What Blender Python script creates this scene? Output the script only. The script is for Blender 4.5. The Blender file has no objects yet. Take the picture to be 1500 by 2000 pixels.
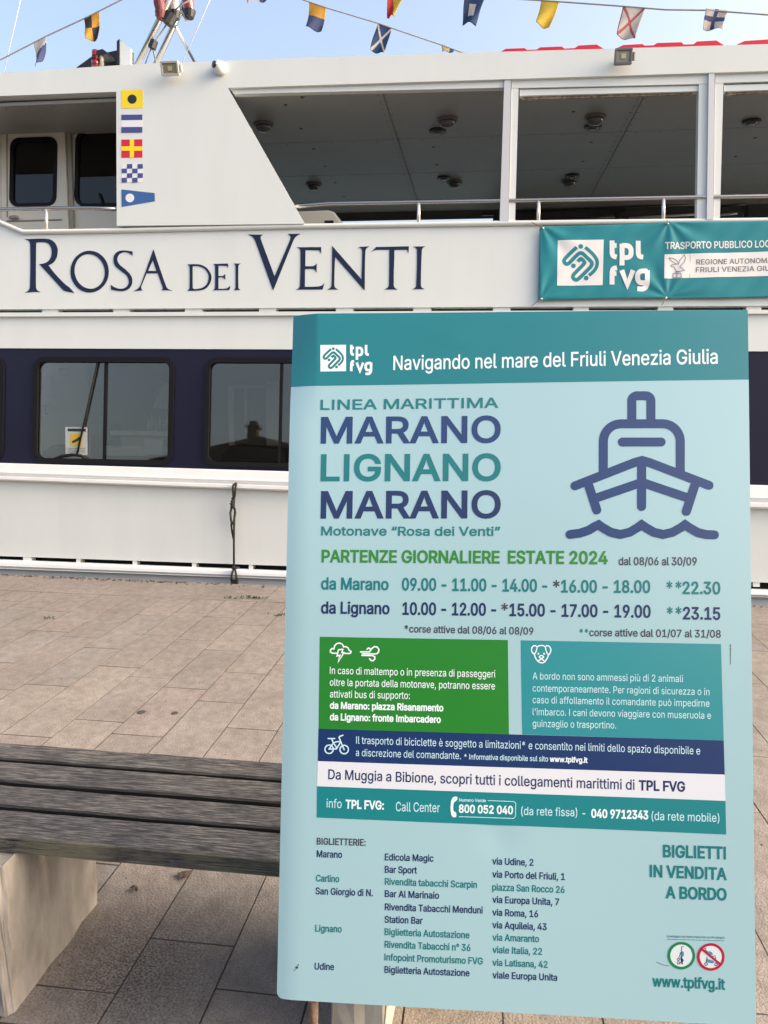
import bpy, math, random
from mathutils import Vector, Matrix
from mathutils.geometry import delaunay_2d_cdt
random.seed(7)
R_ = math.radians
scene = bpy.context.scene
COL = scene.collection

# ------------------------------------------------------------------ camera, world, sun, exposure
F_PX = 1470.0                      # focal length in pixels of the 1500 x 2000 picture
AX = Vector((0.99187899, -0.02867405, 0.12391069)).normalized()     # world X, Y, Z seen from the camera
AY = Vector((0.12679635, 0.14681682, -0.98100332)).normalized()
AZ = AX.cross(AY).normalized(); AY = AZ.cross(AX).normalized()
ROT = Matrix((AX, AY, AZ))         # camera -> world
CAM = Vector((0, 0, 1.6))
cam = bpy.data.cameras.new('camera'); camo = bpy.data.objects.new('camera', cam); COL.objects.link(camo)
camo.matrix_world = Matrix.Translation(CAM) @ ROT.to_4x4()
cam.sensor_fit = 'VERTICAL'; cam.sensor_height = 36.0; cam.sensor_width = 27.0
cam.lens = 36.0 * F_PX / 2000.0
cam.clip_start = 0.05; cam.clip_end = 6000
scene.camera = camo
scene.render.resolution_x = 768; scene.render.resolution_y = 1024

SUN_EL, SUN_AZ = R_(27), R_(91)   # low, veiled evening sun far to the right (azimuth clockwise from +Y)
world = bpy.data.worlds.new('World'); scene.world = world; world.use_nodes = True
nt = world.node_tree; bg = nt.nodes['Background']
sky = nt.nodes.new('ShaderNodeTexSky'); sky.sky_type = 'NISHITA'; sky.sun_disc = False
sky.sun_elevation = SUN_EL; sky.sun_rotation = SUN_AZ
sky.air_density = 1.0; sky.dust_density = 8.0; sky.ozone_density = 0.0; sky.altitude = 0
nt.links.new(sky.outputs[0], bg.inputs[0]); bg.inputs[1].default_value = 0.15
sl = bpy.data.lights.new('sun', 'SUN'); sl.energy = 0.5; sl.angle = R_(60); sl.color = (1, .985, .965)
so = bpy.data.objects.new('sun', sl); COL.objects.link(so)
sd = Vector((math.sin(SUN_AZ)*math.cos(SUN_EL), math.cos(SUN_AZ)*math.cos(SUN_EL), math.sin(SUN_EL)))
so.rotation_euler = sd.to_track_quat('Z', 'Y').to_euler(); so.location = (0, -5, 20)
scene.view_settings.view_transform = 'Standard'; scene.view_settings.look = 'None'
scene.view_settings.gamma = 1; scene.view_settings.use_curve_mapping = False
scene.view_settings.exposure = 1.6
scene.render.engine = 'CYCLES'
scene.cycles.max_bounces = 8; scene.cycles.transparent_max_bounces = 12

# ------------------------------------------------------------------ measuring helpers
def ray(px, py):
    return (ROT @ Vector((px-750, 1000-py, -F_PX))).normalized()
def on_plane(px, py, p0, n):
    d = ray(px, py); return CAM + d * ((p0-CAM).dot(n) / d.dot(n))
def on_ground(px, py, z=0.0):
    return on_plane(px, py, Vector((0, 0, z)), Vector((0, 0, 1)))
def on_depth(px, py, y):
    return on_plane(px, py, Vector((0, y, 0)), Vector((0, 1, 0)))
LEAN = R_(7.5)                      # the ferry's side slopes inwards towards the roof
BN = Vector((0, -math.cos(LEAN), math.sin(LEAN))); BU = Vector((0, math.sin(LEAN), math.cos(LEAN)))
BO = Vector((0, 6.45, 0))
MB = Matrix((Vector((1, 0, 0)), BU, BN)).transposed()
def side(px, py, d=0.0):            # point on the ferry's side -> plane coordinates (u, w)
    p = on_plane(px, py, BO + BN*d, BN) - BO
    return (p.x, p.dot(BU))
def sidepts(pts, d=0.0): return [side(x, y, d) for x, y in pts]
def side3(px, py, d=0.0):
    return on_plane(px, py, BO + BN*d, BN)

# ------------------------------------------------------------------ materials
def lin(c):
    return tuple(((v/255)/12.92 if v <= 10 else (((v/255)+.055)/1.055)**2.4) for v in c)
MATS = {}
def mat(name, col, rough=.5, metal=0.0, spec=.5, coat=0.0, noise=0.0, nscale=8.0, bump=0.0, bscale=40.0, stretch=(1, 1, 1), col2=None):
    if name in MATS: return MATS[name]
    m = bpy.data.materials.new(name); m.use_nodes = True; t = m.node_tree
    b = t.nodes['Principled BSDF']
    b.inputs['Base Color'].default_value = (*col, 1); b.inputs['Roughness'].default_value = rough
    b.inputs['Metallic'].default_value = metal; b.inputs['Specular IOR Level'].default_value = spec
    b.inputs['Coat Weight'].default_value = coat; b.inputs['Coat Roughness'].default_value = .12
    if noise or col2 or bump:
        tc = t.nodes.new('ShaderNodeTexCoord'); mp = t.nodes.new('ShaderNodeMapping')
        mp.inputs['Scale'].default_value = stretch; t.links.new(tc.outputs['Object'], mp.inputs[0])
    if noise or col2:
        n = t.nodes.new('ShaderNodeTexNoise'); n.inputs['Scale'].default_value = nscale; n.inputs['Detail'].default_value = 7
        n.inputs['Roughness'].default_value = .6
        t.links.new(mp.outputs[0], n.inputs[0])
        r = t.nodes.new('ShaderNodeValToRGB'); r.color_ramp.elements[0].position = .32; r.color_ramp.elements[1].position = .68
        c2 = col2 if col2 else tuple(c*(1-noise) for c in col)
        r.color_ramp.elements[0].color = (*c2, 1); r.color_ramp.elements[1].color = (*col, 1)
        t.links.new(n.outputs[0], r.inputs[0]); t.links.new(r.outputs[0], b.inputs['Base Color'])
    if bump:
        n2 = t.nodes.new('ShaderNodeTexNoise'); n2.inputs['Scale'].default_value = bscale; n2.inputs['Detail'].default_value = 5
        t.links.new(mp.outputs[0], n2.inputs[0])
        bp = t.nodes.new('ShaderNodeBump'); bp.inputs['Strength'].default_value = bump; bp.inputs['Distance'].default_value = .004
        t.links.new(n2.outputs[0], bp.inputs['Height']); t.links.new(bp.outputs[0], b.inputs['Normal'])
    MATS[name] = m; return m

WHITE = mat('white_gelcoat', (.655, .683, .668), .3, coat=.3, noise=.045, nscale=1.3, bump=.15, bscale=2.2, stretch=(2.2, 1, .45))
HULLW = mat('hull_cream', (.615, .635, .62), .34, coat=.2, noise=.05, nscale=1.6, bump=.2, bscale=2.0, stretch=(2.4, 1, .4))
RUBW = mat('rub_rail_white', (.77, .775, .775), .3, coat=.2, noise=.05, nscale=5)
NAVY = mat('navy_paint', (.010, .009, .026), .3, spec=.25, noise=.1, nscale=2)
CREAM = mat('cream_paint', (.66, .62, .53), .4, noise=.06, nscale=2)
BLACK = mat('black_rubber', (.010, .010, .011), .7, spec=.2)
DARKGLASS_BK = mat('dark_interior', (.02, .02, .02), .8)
ALU = mat('aluminium', (.56, .56, .57), .4, metal=.25)
STEEL = mat('stainless_steel', (.47, .45, .43), .27, metal=1.0)
CEIL = mat('ceiling_panel_grey', (.30, .295, .28), .4, noise=.12, nscale=1.5)
CEILD = mat('ceiling_fitting_dark', (.03, .03, .03), .35)
LENS = mat('lamp_lens_smoked', (.10, .10, .10), .15)
CURTAIN = mat('curtain_dark_vinyl', (.075, .075, .07), .5, noise=.3, nscale=3)
LETTER = mat('navy_lettering', lin((24, 35, 62)), .45, spec=.3)
RED = mat('red_vinyl', lin((190, 20, 40)), .4, noise=.15, nscale=6)
REDGLASS = mat('red_lamp_glass', (.18, .004, .008), .1, coat=.6)
DARKRED = mat('faded_red_plastic', lin((105, 42, 50)), .6, noise=.4, nscale=20)
ROPE = mat('black_rope', (.012, .012, .014), .7, bump=.6, bscale=300)
CORD = mat('grey_cord', (.25, .25, .25), .7)

def glass_mat(name, tint, refl=.09, rough=.02):
    m = bpy.data.materials.new(name); m.use_nodes = True; t = m.node_tree; t.nodes.clear()
    o = t.nodes.new('ShaderNodeOutputMaterial'); mx = t.nodes.new('ShaderNodeMixShader')
    tr = t.nodes.new('ShaderNodeBsdfTransparent'); tr.inputs[0].default_value = (*tint, 1)
    g = t.nodes.new('ShaderNodeBsdfGlossy'); g.inputs['Roughness'].default_value = rough; g.inputs[0].default_value = (1, .97, .92, 1)
    lw = t.nodes.new('ShaderNodeFresnel'); lw.inputs['IOR'].default_value = 1.0 + 2*refl**.5
    t.links.new(lw.outputs[0], mx.inputs[0]); t.links.new(tr.outputs[0], mx.inputs[1]); t.links.new(g.outputs[0], mx.inputs[2])
    t.links.new(mx.outputs[0], o.inputs[0]); return m
GLASS = glass_mat('tinted_window_glass', (.90, .89, .85), .13)
GLASSD = glass_mat('dark_window_glass', (.10, .10, .11), .07)

# ------------------------------------------------------------------ object helpers
def wloc(o):
    v = Vector(o.location)
    while o.parent: o = o.parent; v += Vector(o.location)
    return v
def link(name, me, m=None, parent=None, smooth=False, bevel=0.0):
    """me holds world coordinates; the object is placed at its parent's origin"""
    if m is not None and not me.materials: me.materials.append(m)
    if parent is not None: me.transform(Matrix.Translation(-wloc(parent)))
    o = bpy.data.objects.new(name, me); COL.objects.link(o)
    if parent is not None: o.parent = parent
    if smooth:
        for p in me.polygons: p.use_smooth = True
    if bevel:
        b = o.modifiers.new('bevel', 'BEVEL'); b.width = bevel; b.segments = 2; b.limit_method = 'ANGLE'; b.angle_limit = R_(40)
        b.harden_normals = False
    return o
def recentre(o):
    """puts a top-level mesh's origin at the base of its shape"""
    me = o.data; xs = [v.co for v in me.vertices]
    c = Vector(((min(v.x for v in xs)+max(v.x for v in xs))/2, (min(v.y for v in xs)+max(v.y for v in xs))/2, min(v.z for v in xs)))
    me.transform(Matrix.Translation(-c)); o.location = c; return o
def tag(o, label=None, cat=None, group=None, kind=None):
    if label: o['label'] = label
    if cat: o['category'] = cat
    if group: o['group'] = group
    if kind: o['kind'] = kind
    return o
def empty(name, loc, label=None, cat=None, group=None):
    o = bpy.data.objects.new(name, None); COL.objects.link(o); o.location = loc; o.empty_display_size = .1
    return tag(o, label, cat, group)
def mesh(verts, faces):
    me = bpy.data.meshes.new('mesh'); me.from_pydata([tuple(v) for v in verts], [], faces); me.update(); return me
class MB_:
    def __init__(s): s.v = []; s.f = []
    def add(s, v, f):
        k = len(s.v); s.v += [tuple(x) for x in v]; s.f += [tuple(i+k for i in q) for q in f]; return s
    def box(s, a, b):
        x0, y0, z0 = a; x1, y1, z1 = b
        return s.add([(x0,y0,z0),(x1,y0,z0),(x1,y1,z0),(x0,y1,z0),(x0,y0,z1),(x1,y0,z1),(x1,y1,z1),(x0,y1,z1)],
                     [(0,3,2,1),(4,5,6,7),(0,1,5,4),(1,2,6,5),(2,3,7,6),(3,0,4,7)])
    def tube(s, pts, r, n=10, cap=True):
        pts = [Vector(p) for p in pts]; rings = []
        up = Vector((0, 0, 1))
        for i, p in enumerate(pts):
            t = (pts[min(i+1, len(pts)-1)] - pts[max(i-1, 0)]).normalized()
            a = t.cross(up)
            if a.length < .05: a = t.cross(Vector((1, 0, 0)))
            a.normalize(); b = t.cross(a)
            rr = r[i] if isinstance(r, (list, tuple)) else r
            rings.append([p + a*math.cos(2*math.pi*k/n)*rr + b*math.sin(2*math.pi*k/n)*rr for k in range(n)])
        v = [q for g in rings for q in g]; f = []
        for i in range(len(pts)-1):
            for k in range(n): f.append((i*n+k, i*n+(k+1) % n, (i+1)*n+(k+1) % n, (i+1)*n+k))
        if cap: f += [tuple(range(n-1, -1, -1)), tuple((len(pts)-1)*n+k for k in range(n))]
        return s.add(v, f)
    def lathe(s, c, prof, n=20, M=None):
        v = []; f = []
        for (r, z) in prof:
            for k in range(n):
                q = Vector((r*math.cos(2*math.pi*k/n), r*math.sin(2*math.pi*k/n), z))
                if M is not None: q = M @ q
                v.append(Vector(c)+q)
        for i in range(len(prof)-1):
            for k in range(n): f.append((i*n+k, i*n+(k+1) % n, (i+1)*n+(k+1) % n, (i+1)*n+k))
        f += [tuple(range(n-1, -1, -1)), tuple((len(prof)-1)*n+k for k in range(n))]
        return s.add(v, f)
    def build(s, name, m=None, parent=None, **k): return link(name, mesh(s.v, s.f), m, parent, **k)

def fill(loops, th=0.0):
    """flat shape (with holes) in local x, y; thickness th centred on z = 0"""
    cu = bpy.data.curves.new('fill', 'CURVE'); cu.dimensions = '2D'; cu.fill_mode = 'BOTH' if th else 'FRONT'
    if not th: cu.fill_mode = 'FRONT'
    cu.extrude = th/2
    for lp in loops:
        sp = cu.splines.new('POLY'); sp.points.add(len(lp)-1); sp.use_cyclic_u = True
        for p, q in zip(sp.points, lp): p.co = (q[0], q[1], 0, 1)
    o = bpy.data.objects.new('fill', cu); COL.objects.link(o)
    bpy.context.view_layer.update()
    me = bpy.data.meshes.new_from_object(o.evaluated_get(bpy.context.evaluated_depsgraph_get()))
    bpy.data.objects.remove(o); bpy.data.curves.remove(cu); me.materials.clear(); return me
def plate(name, loops, d, th, m, parent, M=MB, O=BO, N=BN, **k):
    """slab whose outer face lies d in front of the ferry's side plane"""
    me = fill(loops, th)
    me.transform(Matrix.Translation(O + N*(d-th/2)) @ M.to_4x4())
    return link(name, me, m, parent, **k)
def rrect(x0, y0, x1, y1, r, n=6):
    out = []
    for cx, cy, a0 in ((x1-r, y0+r, -90), (x1-r, y1-r, 0), (x0+r, y1-r, 90), (x0+r, y0+r, 180)):
        for i in range(n+1):
            a = R_(a0 + 90*i/n); out.append((cx+r*math.cos(a), cy+r*math.sin(a)))
    return out
def smooth_loop(pts):
    """pts: (x, y) smooth or (x, y, 1) corner; Catmull-Rom between"""
    n = len(pts); out = []
    for i in range(n):
        p1 = pts[i]; p2 = pts[(i+1) % n]; p0 = pts[i-1]; p3 = pts[(i+2) % n]
        c1 = len(p1) > 2; c2 = len(p2) > 2
        out.append(p1[:2])
        if c1 and c2: continue
        d = math.hypot(p2[0]-p1[0], p2[1]-p1[1])
        def tang(a, b, c):
            t = (c[0]-a[0], c[1]-a[1]); l = math.hypot(*t) or 1
            return (t[0]/l*d, t[1]/l*d)
        t1 = tang(p1, p1, p2) if c1 else tang(p0, p1, p2)
        t2 = tang(p1, p1, p2) if c2 else tang(p1, p2, p3)
        for k in range(1, 6):
            s = k/6; h0 = 2*s**3-3*s*s+1; h1 = s**3-2*s*s+s; h2 = -2*s**3+3*s*s; h3 = s**3-s*s
            out.append(tuple(h0*p1[j]+h1*t1[j]+h2*p2[j]+h3*t2[j] for j in (0, 1)))
    return out
def stroke(mb, pts, w, cap='round', closed=False):
    """ribbon of width w along pts in the x, y plane, added to mb as flat faces (z = 0)"""
    q_ = [pts[0]]
    for p in pts[1:]:
        if math.hypot(p[0]-q_[-1][0], p[1]-q_[-1][1]) > w*.02: q_.append(p)
    if closed and len(q_) > 2 and math.hypot(q_[0][0]-q_[-1][0], q_[0][1]-q_[-1][1]) < w*.02: q_.pop()
    pts = q_
    n = len(pts); h = w/2; L = []; Rr = []
    def nrm(a, b):
        dx, dy = b[0]-a[0], b[1]-a[1]; l = math.hypot(dx, dy) or 1e-9
        return (-dy/l, dx/l)
    for i in range(n):
        if closed: n1 = nrm(pts[i-1], pts[i]); n2 = nrm(pts[i], pts[(i+1) % n])
        else:
            n1 = nrm(pts[max(i-1, 0)], pts[max(i, 1)]) if i else nrm(pts[0], pts[1])
            n2 = nrm(pts[i], pts[i+1]) if i < n-1 else n1
        mx, my = n1[0]+n2[0], n1[1]+n2[1]; l = math.hypot(mx, my) or 1e-9; mx /= l; my /= l
        c = max(.45, mx*n1[0]+my*n1[1])
        L.append((pts[i][0]+mx*h/c, pts[i][1]+my*h/c)); Rr.append((pts[i][0]-mx*h/c, pts[i][1]-my*h/c))
    v = [(*p, 0) for p in L] + [(*p, 0) for p in Rr]; f = []
    for i in range(n if closed else n-1):
        j = (i+1) % n; f.append((i, n+i, n+j, j))
    mb.add(v, f)
    if not closed and cap == 'round':
        for e, o in ((0, 1), (n-1, n-2)):
            a0 = math.atan2(pts[e][1]-pts[o][1], pts[e][0]-pts[o][0])
            c = pts[e]; vv = [(c[0]+h*math.cos(a0-math.pi/2+math.pi*k/8), c[1]+h*math.sin(a0-math.pi/2+math.pi*k/8), 0) for k in range(9)]
            mb.add(vv, [tuple(range(9))])
def lift(mb, k0, z):
    for i in range(k0, len(mb.v)): mb.v[i] = (mb.v[i][0], mb.v[i][1], z)
def smooth_open(pts, n=5):
    out = []
    for i in range(len(pts)-1):
        p0, p1, p2, p3 = pts[max(i-1, 0)], pts[i], pts[i+1], pts[min(i+2, len(pts)-1)]
        for k in range(n):
            t = k/n; out.append(tuple(.5*((2*p1[j])+(-p0[j]+p2[j])*t+(2*p0[j]-5*p1[j]+4*p2[j]-p3[j])*t*t+(-p0[j]+3*p1[j]-3*p2[j]+p3[j])*t**3) for j in (0, 1)))
    return out+[tuple(pts[-1])]
def disc(mb, c, r, n=20):
    mb.add([(c[0]+r*math.cos(2*math.pi*k/n), c[1]+r*math.sin(2*math.pi*k/n), 0) for k in range(n)], [tuple(range(n))])
def arc(cx, cy, r, a0, a1, n=10, ry=None):
    ry = ry or r
    return [(cx+r*math.cos(R_(a0+(a1-a0)*k/n)), cy+ry*math.sin(R_(a0+(a1-a0)*k/n))) for k in range(n+1)]

CAP = .5087
# letter outlines in thousandths of an em: character code -> (advance, closed loops of x, y, x, y ...)
GLYPHS = {
 38: (448, [[197,-7,150,-2,110,12,78,34,54,62,39,96,34,133,37,163,47,189,63,213,85,235,140,279,216,335,237,352,255,375,262,405,258,427,245,445,226,457,201,461,168,453,145,431,139,416,137,399,145,363,169,327,204,284,438,0,364,0,171,231,121,293,87,344,78,370,75,398,79,430,91,458,109,481,134,499,165,510,200,513,235,510,266,499,290,482,308,459,320,433,324,404,315,362,291,325,256,293,154,217,128,195,110,174,100,154,97,131,100,108,109,87,124,70,143,57,166,49,193,46,223,50,251,59,278,75,301,95,321,121,336,151,346,186,349,224,408,224,405,180,397,144,371,92,345,62,333,47,305,23,271,7,234,-3]]),
 39: (206, [[78,318,70,509,136,509,128,318]]),
 40: (273, [[89,207,92,264,101,324,114,384,132,441,153,494,177,539,236,539,191,428,161,313,154,258,151,207,160,115,188,16,236,-96,177,-96,139,-21,111,55,95,131]]),
 41: (273, [[37,-96,86,18,113,116,122,207,119,258,112,313,82,428,37,539,97,539,121,494,142,441,159,384,173,323,181,264,184,207,178,130,161,53,134,-22,97,-96]]),
 42: (453, [[201,223,206,331,114,272,89,315,186,365,89,415,114,459,206,400,201,509,250,509,246,400,337,459,362,415,266,365,362,315,337,272,246,331,250,223]]),
 44: (188, [[38,-119,68,71,137,71,84,-119]]),
 45: (453, [[337,244,337,188,114,188,114,244]]),
 46: (188, [[95,-4,78,-1,63,9,53,24,50,41,53,59,63,73,78,83,95,87,113,83,128,73,138,59,141,41,138,24,128,9,113,-1]]),
 47: (249, [[235,533,71,-76,14,-76,178,533]]),
 48: (453, [[227,-7,174,1,130,24,95,62,69,113,53,178,48,254,53,330,69,395,95,447,130,484,174,508,227,516,279,508,323,484,358,447,384,395,400,330,405,254,400,178,384,113,359,62,323,24,279,1], [227,50,261,56,290,74,313,103,330,144,340,194,344,254,340,314,330,365,313,405,290,435,261,453,227,460,192,453,163,435,140,405,123,365,113,314,109,254,113,194,123,144,140,103,163,74,192,56]]),
 49: (453, [[76,0,76,55,391,55,391,0], [276,509,276,0,212,0,212,448,209,448,86,358,86,427,198,509]]),
 50: (453, [[64,0,64,47,234,229,282,282,311,327,318,348,320,371,317,397,308,419,293,436,273,449,250,457,224,460,196,457,172,447,153,433,139,413,130,390,127,362,66,362,71,405,86,442,111,473,143,496,182,511,225,516,268,511,306,497,337,474,361,445,376,411,381,372,378,345,371,318,357,290,336,259,267,180,153,60,153,57,389,57,389,0]]),
 51: (453, [[218,-7,173,-3,133,10,98,30,70,57,52,91,44,132,109,132,115,107,126,87,144,71,165,59,191,52,219,50,248,53,275,61,297,74,315,93,325,116,329,145,326,172,316,196,299,217,275,234,242,244,201,248,157,248,157,299,288,448,288,452,70,452,70,509,372,509,372,461,211,278,211,289,264,288,308,276,344,253,371,222,387,186,393,145,387,103,370,66,344,36,309,12,266,-2]]),
 52: (453, [[40,105,40,158,247,509,311,509,109,166,109,163,413,163,413,105], [282,0,282,121,282,146,282,318,343,318,343,0]]),
 53: (453, [[221,-7,178,-2,140,11,108,32,83,60,66,93,60,130,122,130,127,108,138,89,154,73,173,60,196,52,221,50,250,53,276,64,298,82,314,104,324,131,328,162,324,193,314,221,297,244,275,262,248,273,218,277,167,268,145,258,128,246,67,253,96,509,366,509,366,452,151,452,134,301,136,301,155,315,178,325,203,331,229,334,263,330,294,321,321,306,345,285,364,260,379,231,388,199,391,163,385,117,369,76,343,41,309,15,268,-1]]),
 54: (453, [[226,-7,182,-1,142,15,109,40,84,74,69,115,64,162,68,199,80,239,102,285,137,340,252,509,322,509,151,261,145,261,165,288,196,307,235,314,278,309,316,295,346,271,370,240,384,201,389,157,384,112,368,73,343,39,310,14,271,-2], [226,48,254,52,279,63,299,79,314,101,324,128,327,157,324,187,314,213,299,235,279,251,254,262,226,265,198,262,174,252,153,235,138,214,128,188,125,158,128,128,138,102,153,79,174,63,198,52]]),
 55: (453, [[97,0,323,448,323,452,62,452,62,509,391,509,391,449,165,0]]),
 56: (453, [[226,-7,178,-2,136,11,101,33,74,62,57,96,52,135,55,166,65,195,81,220,101,241,125,256,153,265,153,267,119,282,93,308,76,342,70,380,75,417,90,450,114,477,146,498,184,511,226,516,269,511,306,498,337,477,361,450,377,417,382,380,376,342,359,308,333,282,300,267,300,265,327,256,351,241,372,220,387,195,397,166,401,135,395,96,378,62,352,33,317,11,275,-2], [226,49,258,52,285,60,307,74,323,91,333,113,337,139,333,165,322,189,305,208,283,223,256,232,226,235,196,232,169,223,147,208,130,189,119,165,115,139,119,113,129,91,145,74,167,60,195,52], [226,290,252,292,274,300,293,313,307,330,316,351,319,376,316,399,308,420,294,437,275,449,252,457,226,460,200,457,177,449,159,437,145,420,136,399,133,376,136,351,145,330,159,313,178,300,201,292]]),
 57: (453, [[226,516,271,510,310,494,343,468,368,434,384,393,389,347,385,309,373,270,350,224,315,168,200,0,130,0,301,248,307,248,287,221,257,202,218,195,175,199,137,214,106,237,83,269,68,307,64,352,69,397,85,436,110,469,143,494,182,510], [226,460,199,457,174,446,154,429,138,407,129,381,125,352,129,322,138,295,154,274,174,257,199,247,226,243,254,247,279,257,299,273,314,295,324,321,327,350,324,381,314,407,299,429,279,446,254,457]]),
 58: (188, [[95,-4,78,-1,63,9,53,24,50,41,53,59,63,73,78,83,95,87,113,83,128,73,138,59,141,41,138,24,128,9,113,-1], [95,271,78,274,63,284,53,299,50,316,53,334,63,349,78,359,95,362,113,359,128,349,138,334,141,316,138,299,128,284,113,274]]),
 65: (480, [[16,0,201,509,276,509,463,0,395,0,287,302,264,372,232,478,245,478,213,371,191,302,85,0], [110,142,110,199,370,199,370,142]]),
 66: (456, [[60,0,60,509,241,509,289,504,329,491,359,469,381,442,394,410,398,374,395,344,387,320,373,301,356,286,315,267,315,262,339,257,363,245,385,227,402,203,414,173,418,136,413,100,400,67,377,39,344,18,301,4,247,0], [125,57,245,57,296,63,330,80,349,105,355,137,352,161,342,184,327,203,306,218,279,228,248,231,125,231], [125,285,238,285,265,288,288,296,308,309,323,326,333,348,336,372,330,403,313,429,283,446,240,452,125,452]]),
 67: (510, [[267,-7,205,1,150,25,104,63,70,115,48,179,40,254,48,329,70,393,104,445,150,484,205,508,267,516,305,513,340,504,373,490,402,471,427,447,448,418,463,385,473,348,408,348,401,373,389,395,357,428,315,449,267,456,223,450,184,432,150,403,125,364,109,314,103,254,109,194,125,145,151,105,184,76,223,59,267,53,315,60,357,81,389,114,408,160,473,160,463,124,448,91,428,62,402,38,373,19,341,5,305,-4]]),
 68: (502, [[219,0,96,0,96,57,215,57,272,63,318,81,354,110,379,149,394,198,399,255,394,312,379,361,354,399,320,428,275,446,221,452,93,452,93,509,225,509,294,501,353,478,385,455,412,426,433,391,455,329,462,255,455,181,433,119,411,83,384,54,351,31,291,8], [125,509,125,0,60,0,60,509]]),
 69: (419, [[60,0,60,509,372,509,372,452,125,452,125,286,355,286,355,229,125,229,125,57,375,57,375,0]]),
 70: (410, [[60,0,60,509,369,509,369,452,125,452,125,278,346,278,346,221,125,221,125,0]]),
 71: (520, [[269,-7,205,1,149,25,104,64,69,116,47,179,40,254,47,329,69,393,103,445,149,484,203,508,265,516,304,513,340,504,374,489,403,469,429,445,449,416,465,384,474,349,408,349,387,393,356,427,315,448,265,456,222,450,183,432,150,404,125,364,109,314,103,254,109,194,125,145,151,105,184,76,224,59,269,53,309,57,345,71,374,93,396,123,410,160,415,202,434,199,283,199,283,256,478,256,478,200,471,141,451,91,419,50,377,19,326,0]]),
 72: (517, [[60,0,60,509,125,509,125,289,392,289,392,509,457,509,457,0,392,0,392,232,125,232,125,0]]),
 73: (208, [[72,0,72,509,136,509,136,0]]),
 74: (396, [[185,-7,143,-2,106,11,75,33,52,63,38,100,33,145,33,173,98,173,98,145,104,104,122,74,149,56,185,50,220,56,248,74,266,104,272,145,272,509,336,509,336,145,332,100,318,63,294,33,263,11,227,-2]]),
 75: (467, [[104,145,104,216,139,261,174,303,212,344,364,509,448,509,231,276,228,276], [60,0,60,509,125,509,125,334,124,225,125,193,125,0], [372,0,188,259,228,309,449,0]]),
 76: (393, [[60,0,60,509,125,509,125,57,361,57,361,0]]),
 77: (628, [[60,0,60,509,152,509,277,187,287,159,299,123,311,84,322,49,307,49,318,83,330,121,342,158,352,187,476,509,568,509,568,0,504,0,504,291,504,327,505,369,506,413,507,457,513,457,498,409,482,363,467,322,456,291,342,0,286,0,170,291,159,321,145,361,129,408,112,457,119,457,120,416,121,372,122,328,122,291,122,0]]),
 78: (523, [[60,0,60,509,136,509,343,183,363,151,388,107,414,55,405,54,401,108,399,157,399,195,399,509,463,509,463,0,387,0,202,290,177,331,148,381,108,452,119,454,122,384,124,328,125,291,125,0]]),
 79: (533, [[267,-7,205,1,150,25,105,63,70,115,48,179,40,254,48,329,70,393,105,445,150,484,205,508,267,516,329,508,384,484,429,445,464,393,486,329,493,254,486,179,464,115,429,63,384,25,329,1], [267,53,310,59,349,76,383,105,408,144,425,194,430,254,425,314,408,365,383,404,349,433,310,450,267,456,223,450,184,433,151,404,125,364,109,314,103,254,109,194,125,144,151,105,184,76,223,59]]),
 80: (445, [[60,0,60,509,235,509,289,503,332,487,366,462,390,430,404,391,409,348,404,304,390,265,366,233,332,207,289,191,235,186,109,186,109,242,233,242,269,246,297,256,318,272,333,294,342,319,344,348,342,376,333,402,318,423,297,439,268,449,232,452,125,452,125,0]]),
 81: (533, [[245,159,313,159,369,85,384,65,468,-48,401,-48,346,27,331,46], [267,-7,205,1,150,25,105,63,70,115,48,179,40,254,48,329,70,393,105,445,150,484,205,508,267,516,329,508,384,484,429,445,464,393,486,329,493,254,486,179,464,115,429,63,384,25,329,1], [267,53,310,59,349,76,383,105,408,144,425,194,430,254,425,314,408,365,383,404,349,433,310,450,267,456,223,450,184,433,151,404,125,364,109,314,103,254,109,194,125,144,151,105,184,76,223,59]]),
 82: (449, [[60,0,60,509,236,509,290,504,333,489,367,465,390,433,405,395,409,352,405,309,390,271,367,240,333,217,289,203,236,198,96,198,96,255,234,255,269,258,298,267,319,281,334,300,342,324,345,352,342,380,334,405,319,425,298,440,269,449,233,452,125,452,125,0], [353,0,230,229,303,229,428,0]]),
 83: (447, [[224,-9,172,-4,128,9,91,31,64,60,46,96,38,137,104,137,110,110,123,88,142,71,166,59,194,52,224,49,257,52,286,60,311,74,329,92,341,114,346,139,342,161,332,179,316,193,296,205,245,222,184,239,128,260,86,289,67,313,56,341,52,372,58,413,75,448,102,476,138,498,180,511,227,516,275,511,316,498,351,476,377,449,394,415,401,378,337,378,326,412,302,437,267,453,225,459,194,456,167,448,145,435,129,418,118,398,115,376,119,352,131,334,148,319,169,308,212,293,264,279,312,264,359,238,379,220,395,198,405,171,408,139,403,99,386,64,360,34,323,11,278,-4]]),
 84: (449, [[32,452,32,509,417,509,417,452,257,452,257,0,193,0,193,452]]),
 85: (517, [[259,-8,203,-2,154,15,114,43,85,80,66,124,60,173,60,509,124,509,124,178,128,144,141,113,160,87,187,68,220,56,259,52,298,56,331,68,357,87,377,113,389,144,393,178,393,509,457,509,457,173,451,124,433,80,403,43,363,15,315,-2]]),
 86: (480, [[204,0,16,509,84,509,192,206,215,137,248,31,235,31,267,138,290,206,395,509,463,509,278,0]]),
 87: (686, [[155,0,16,509,82,509,163,196,175,145,187,94,197,40,189,40,200,94,211,145,224,196,306,509,380,509,462,196,474,145,486,94,497,40,488,40,499,94,510,145,523,196,603,509,670,509,530,0,455,0,368,323,351,391,336,475,350,475,335,395,318,323,230,0]]),
 89: (472, [[203,0,203,208,16,509,91,509,192,344,222,292,250,230,224,230,251,293,280,344,381,509,455,509,268,208,268,0]]),
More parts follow.
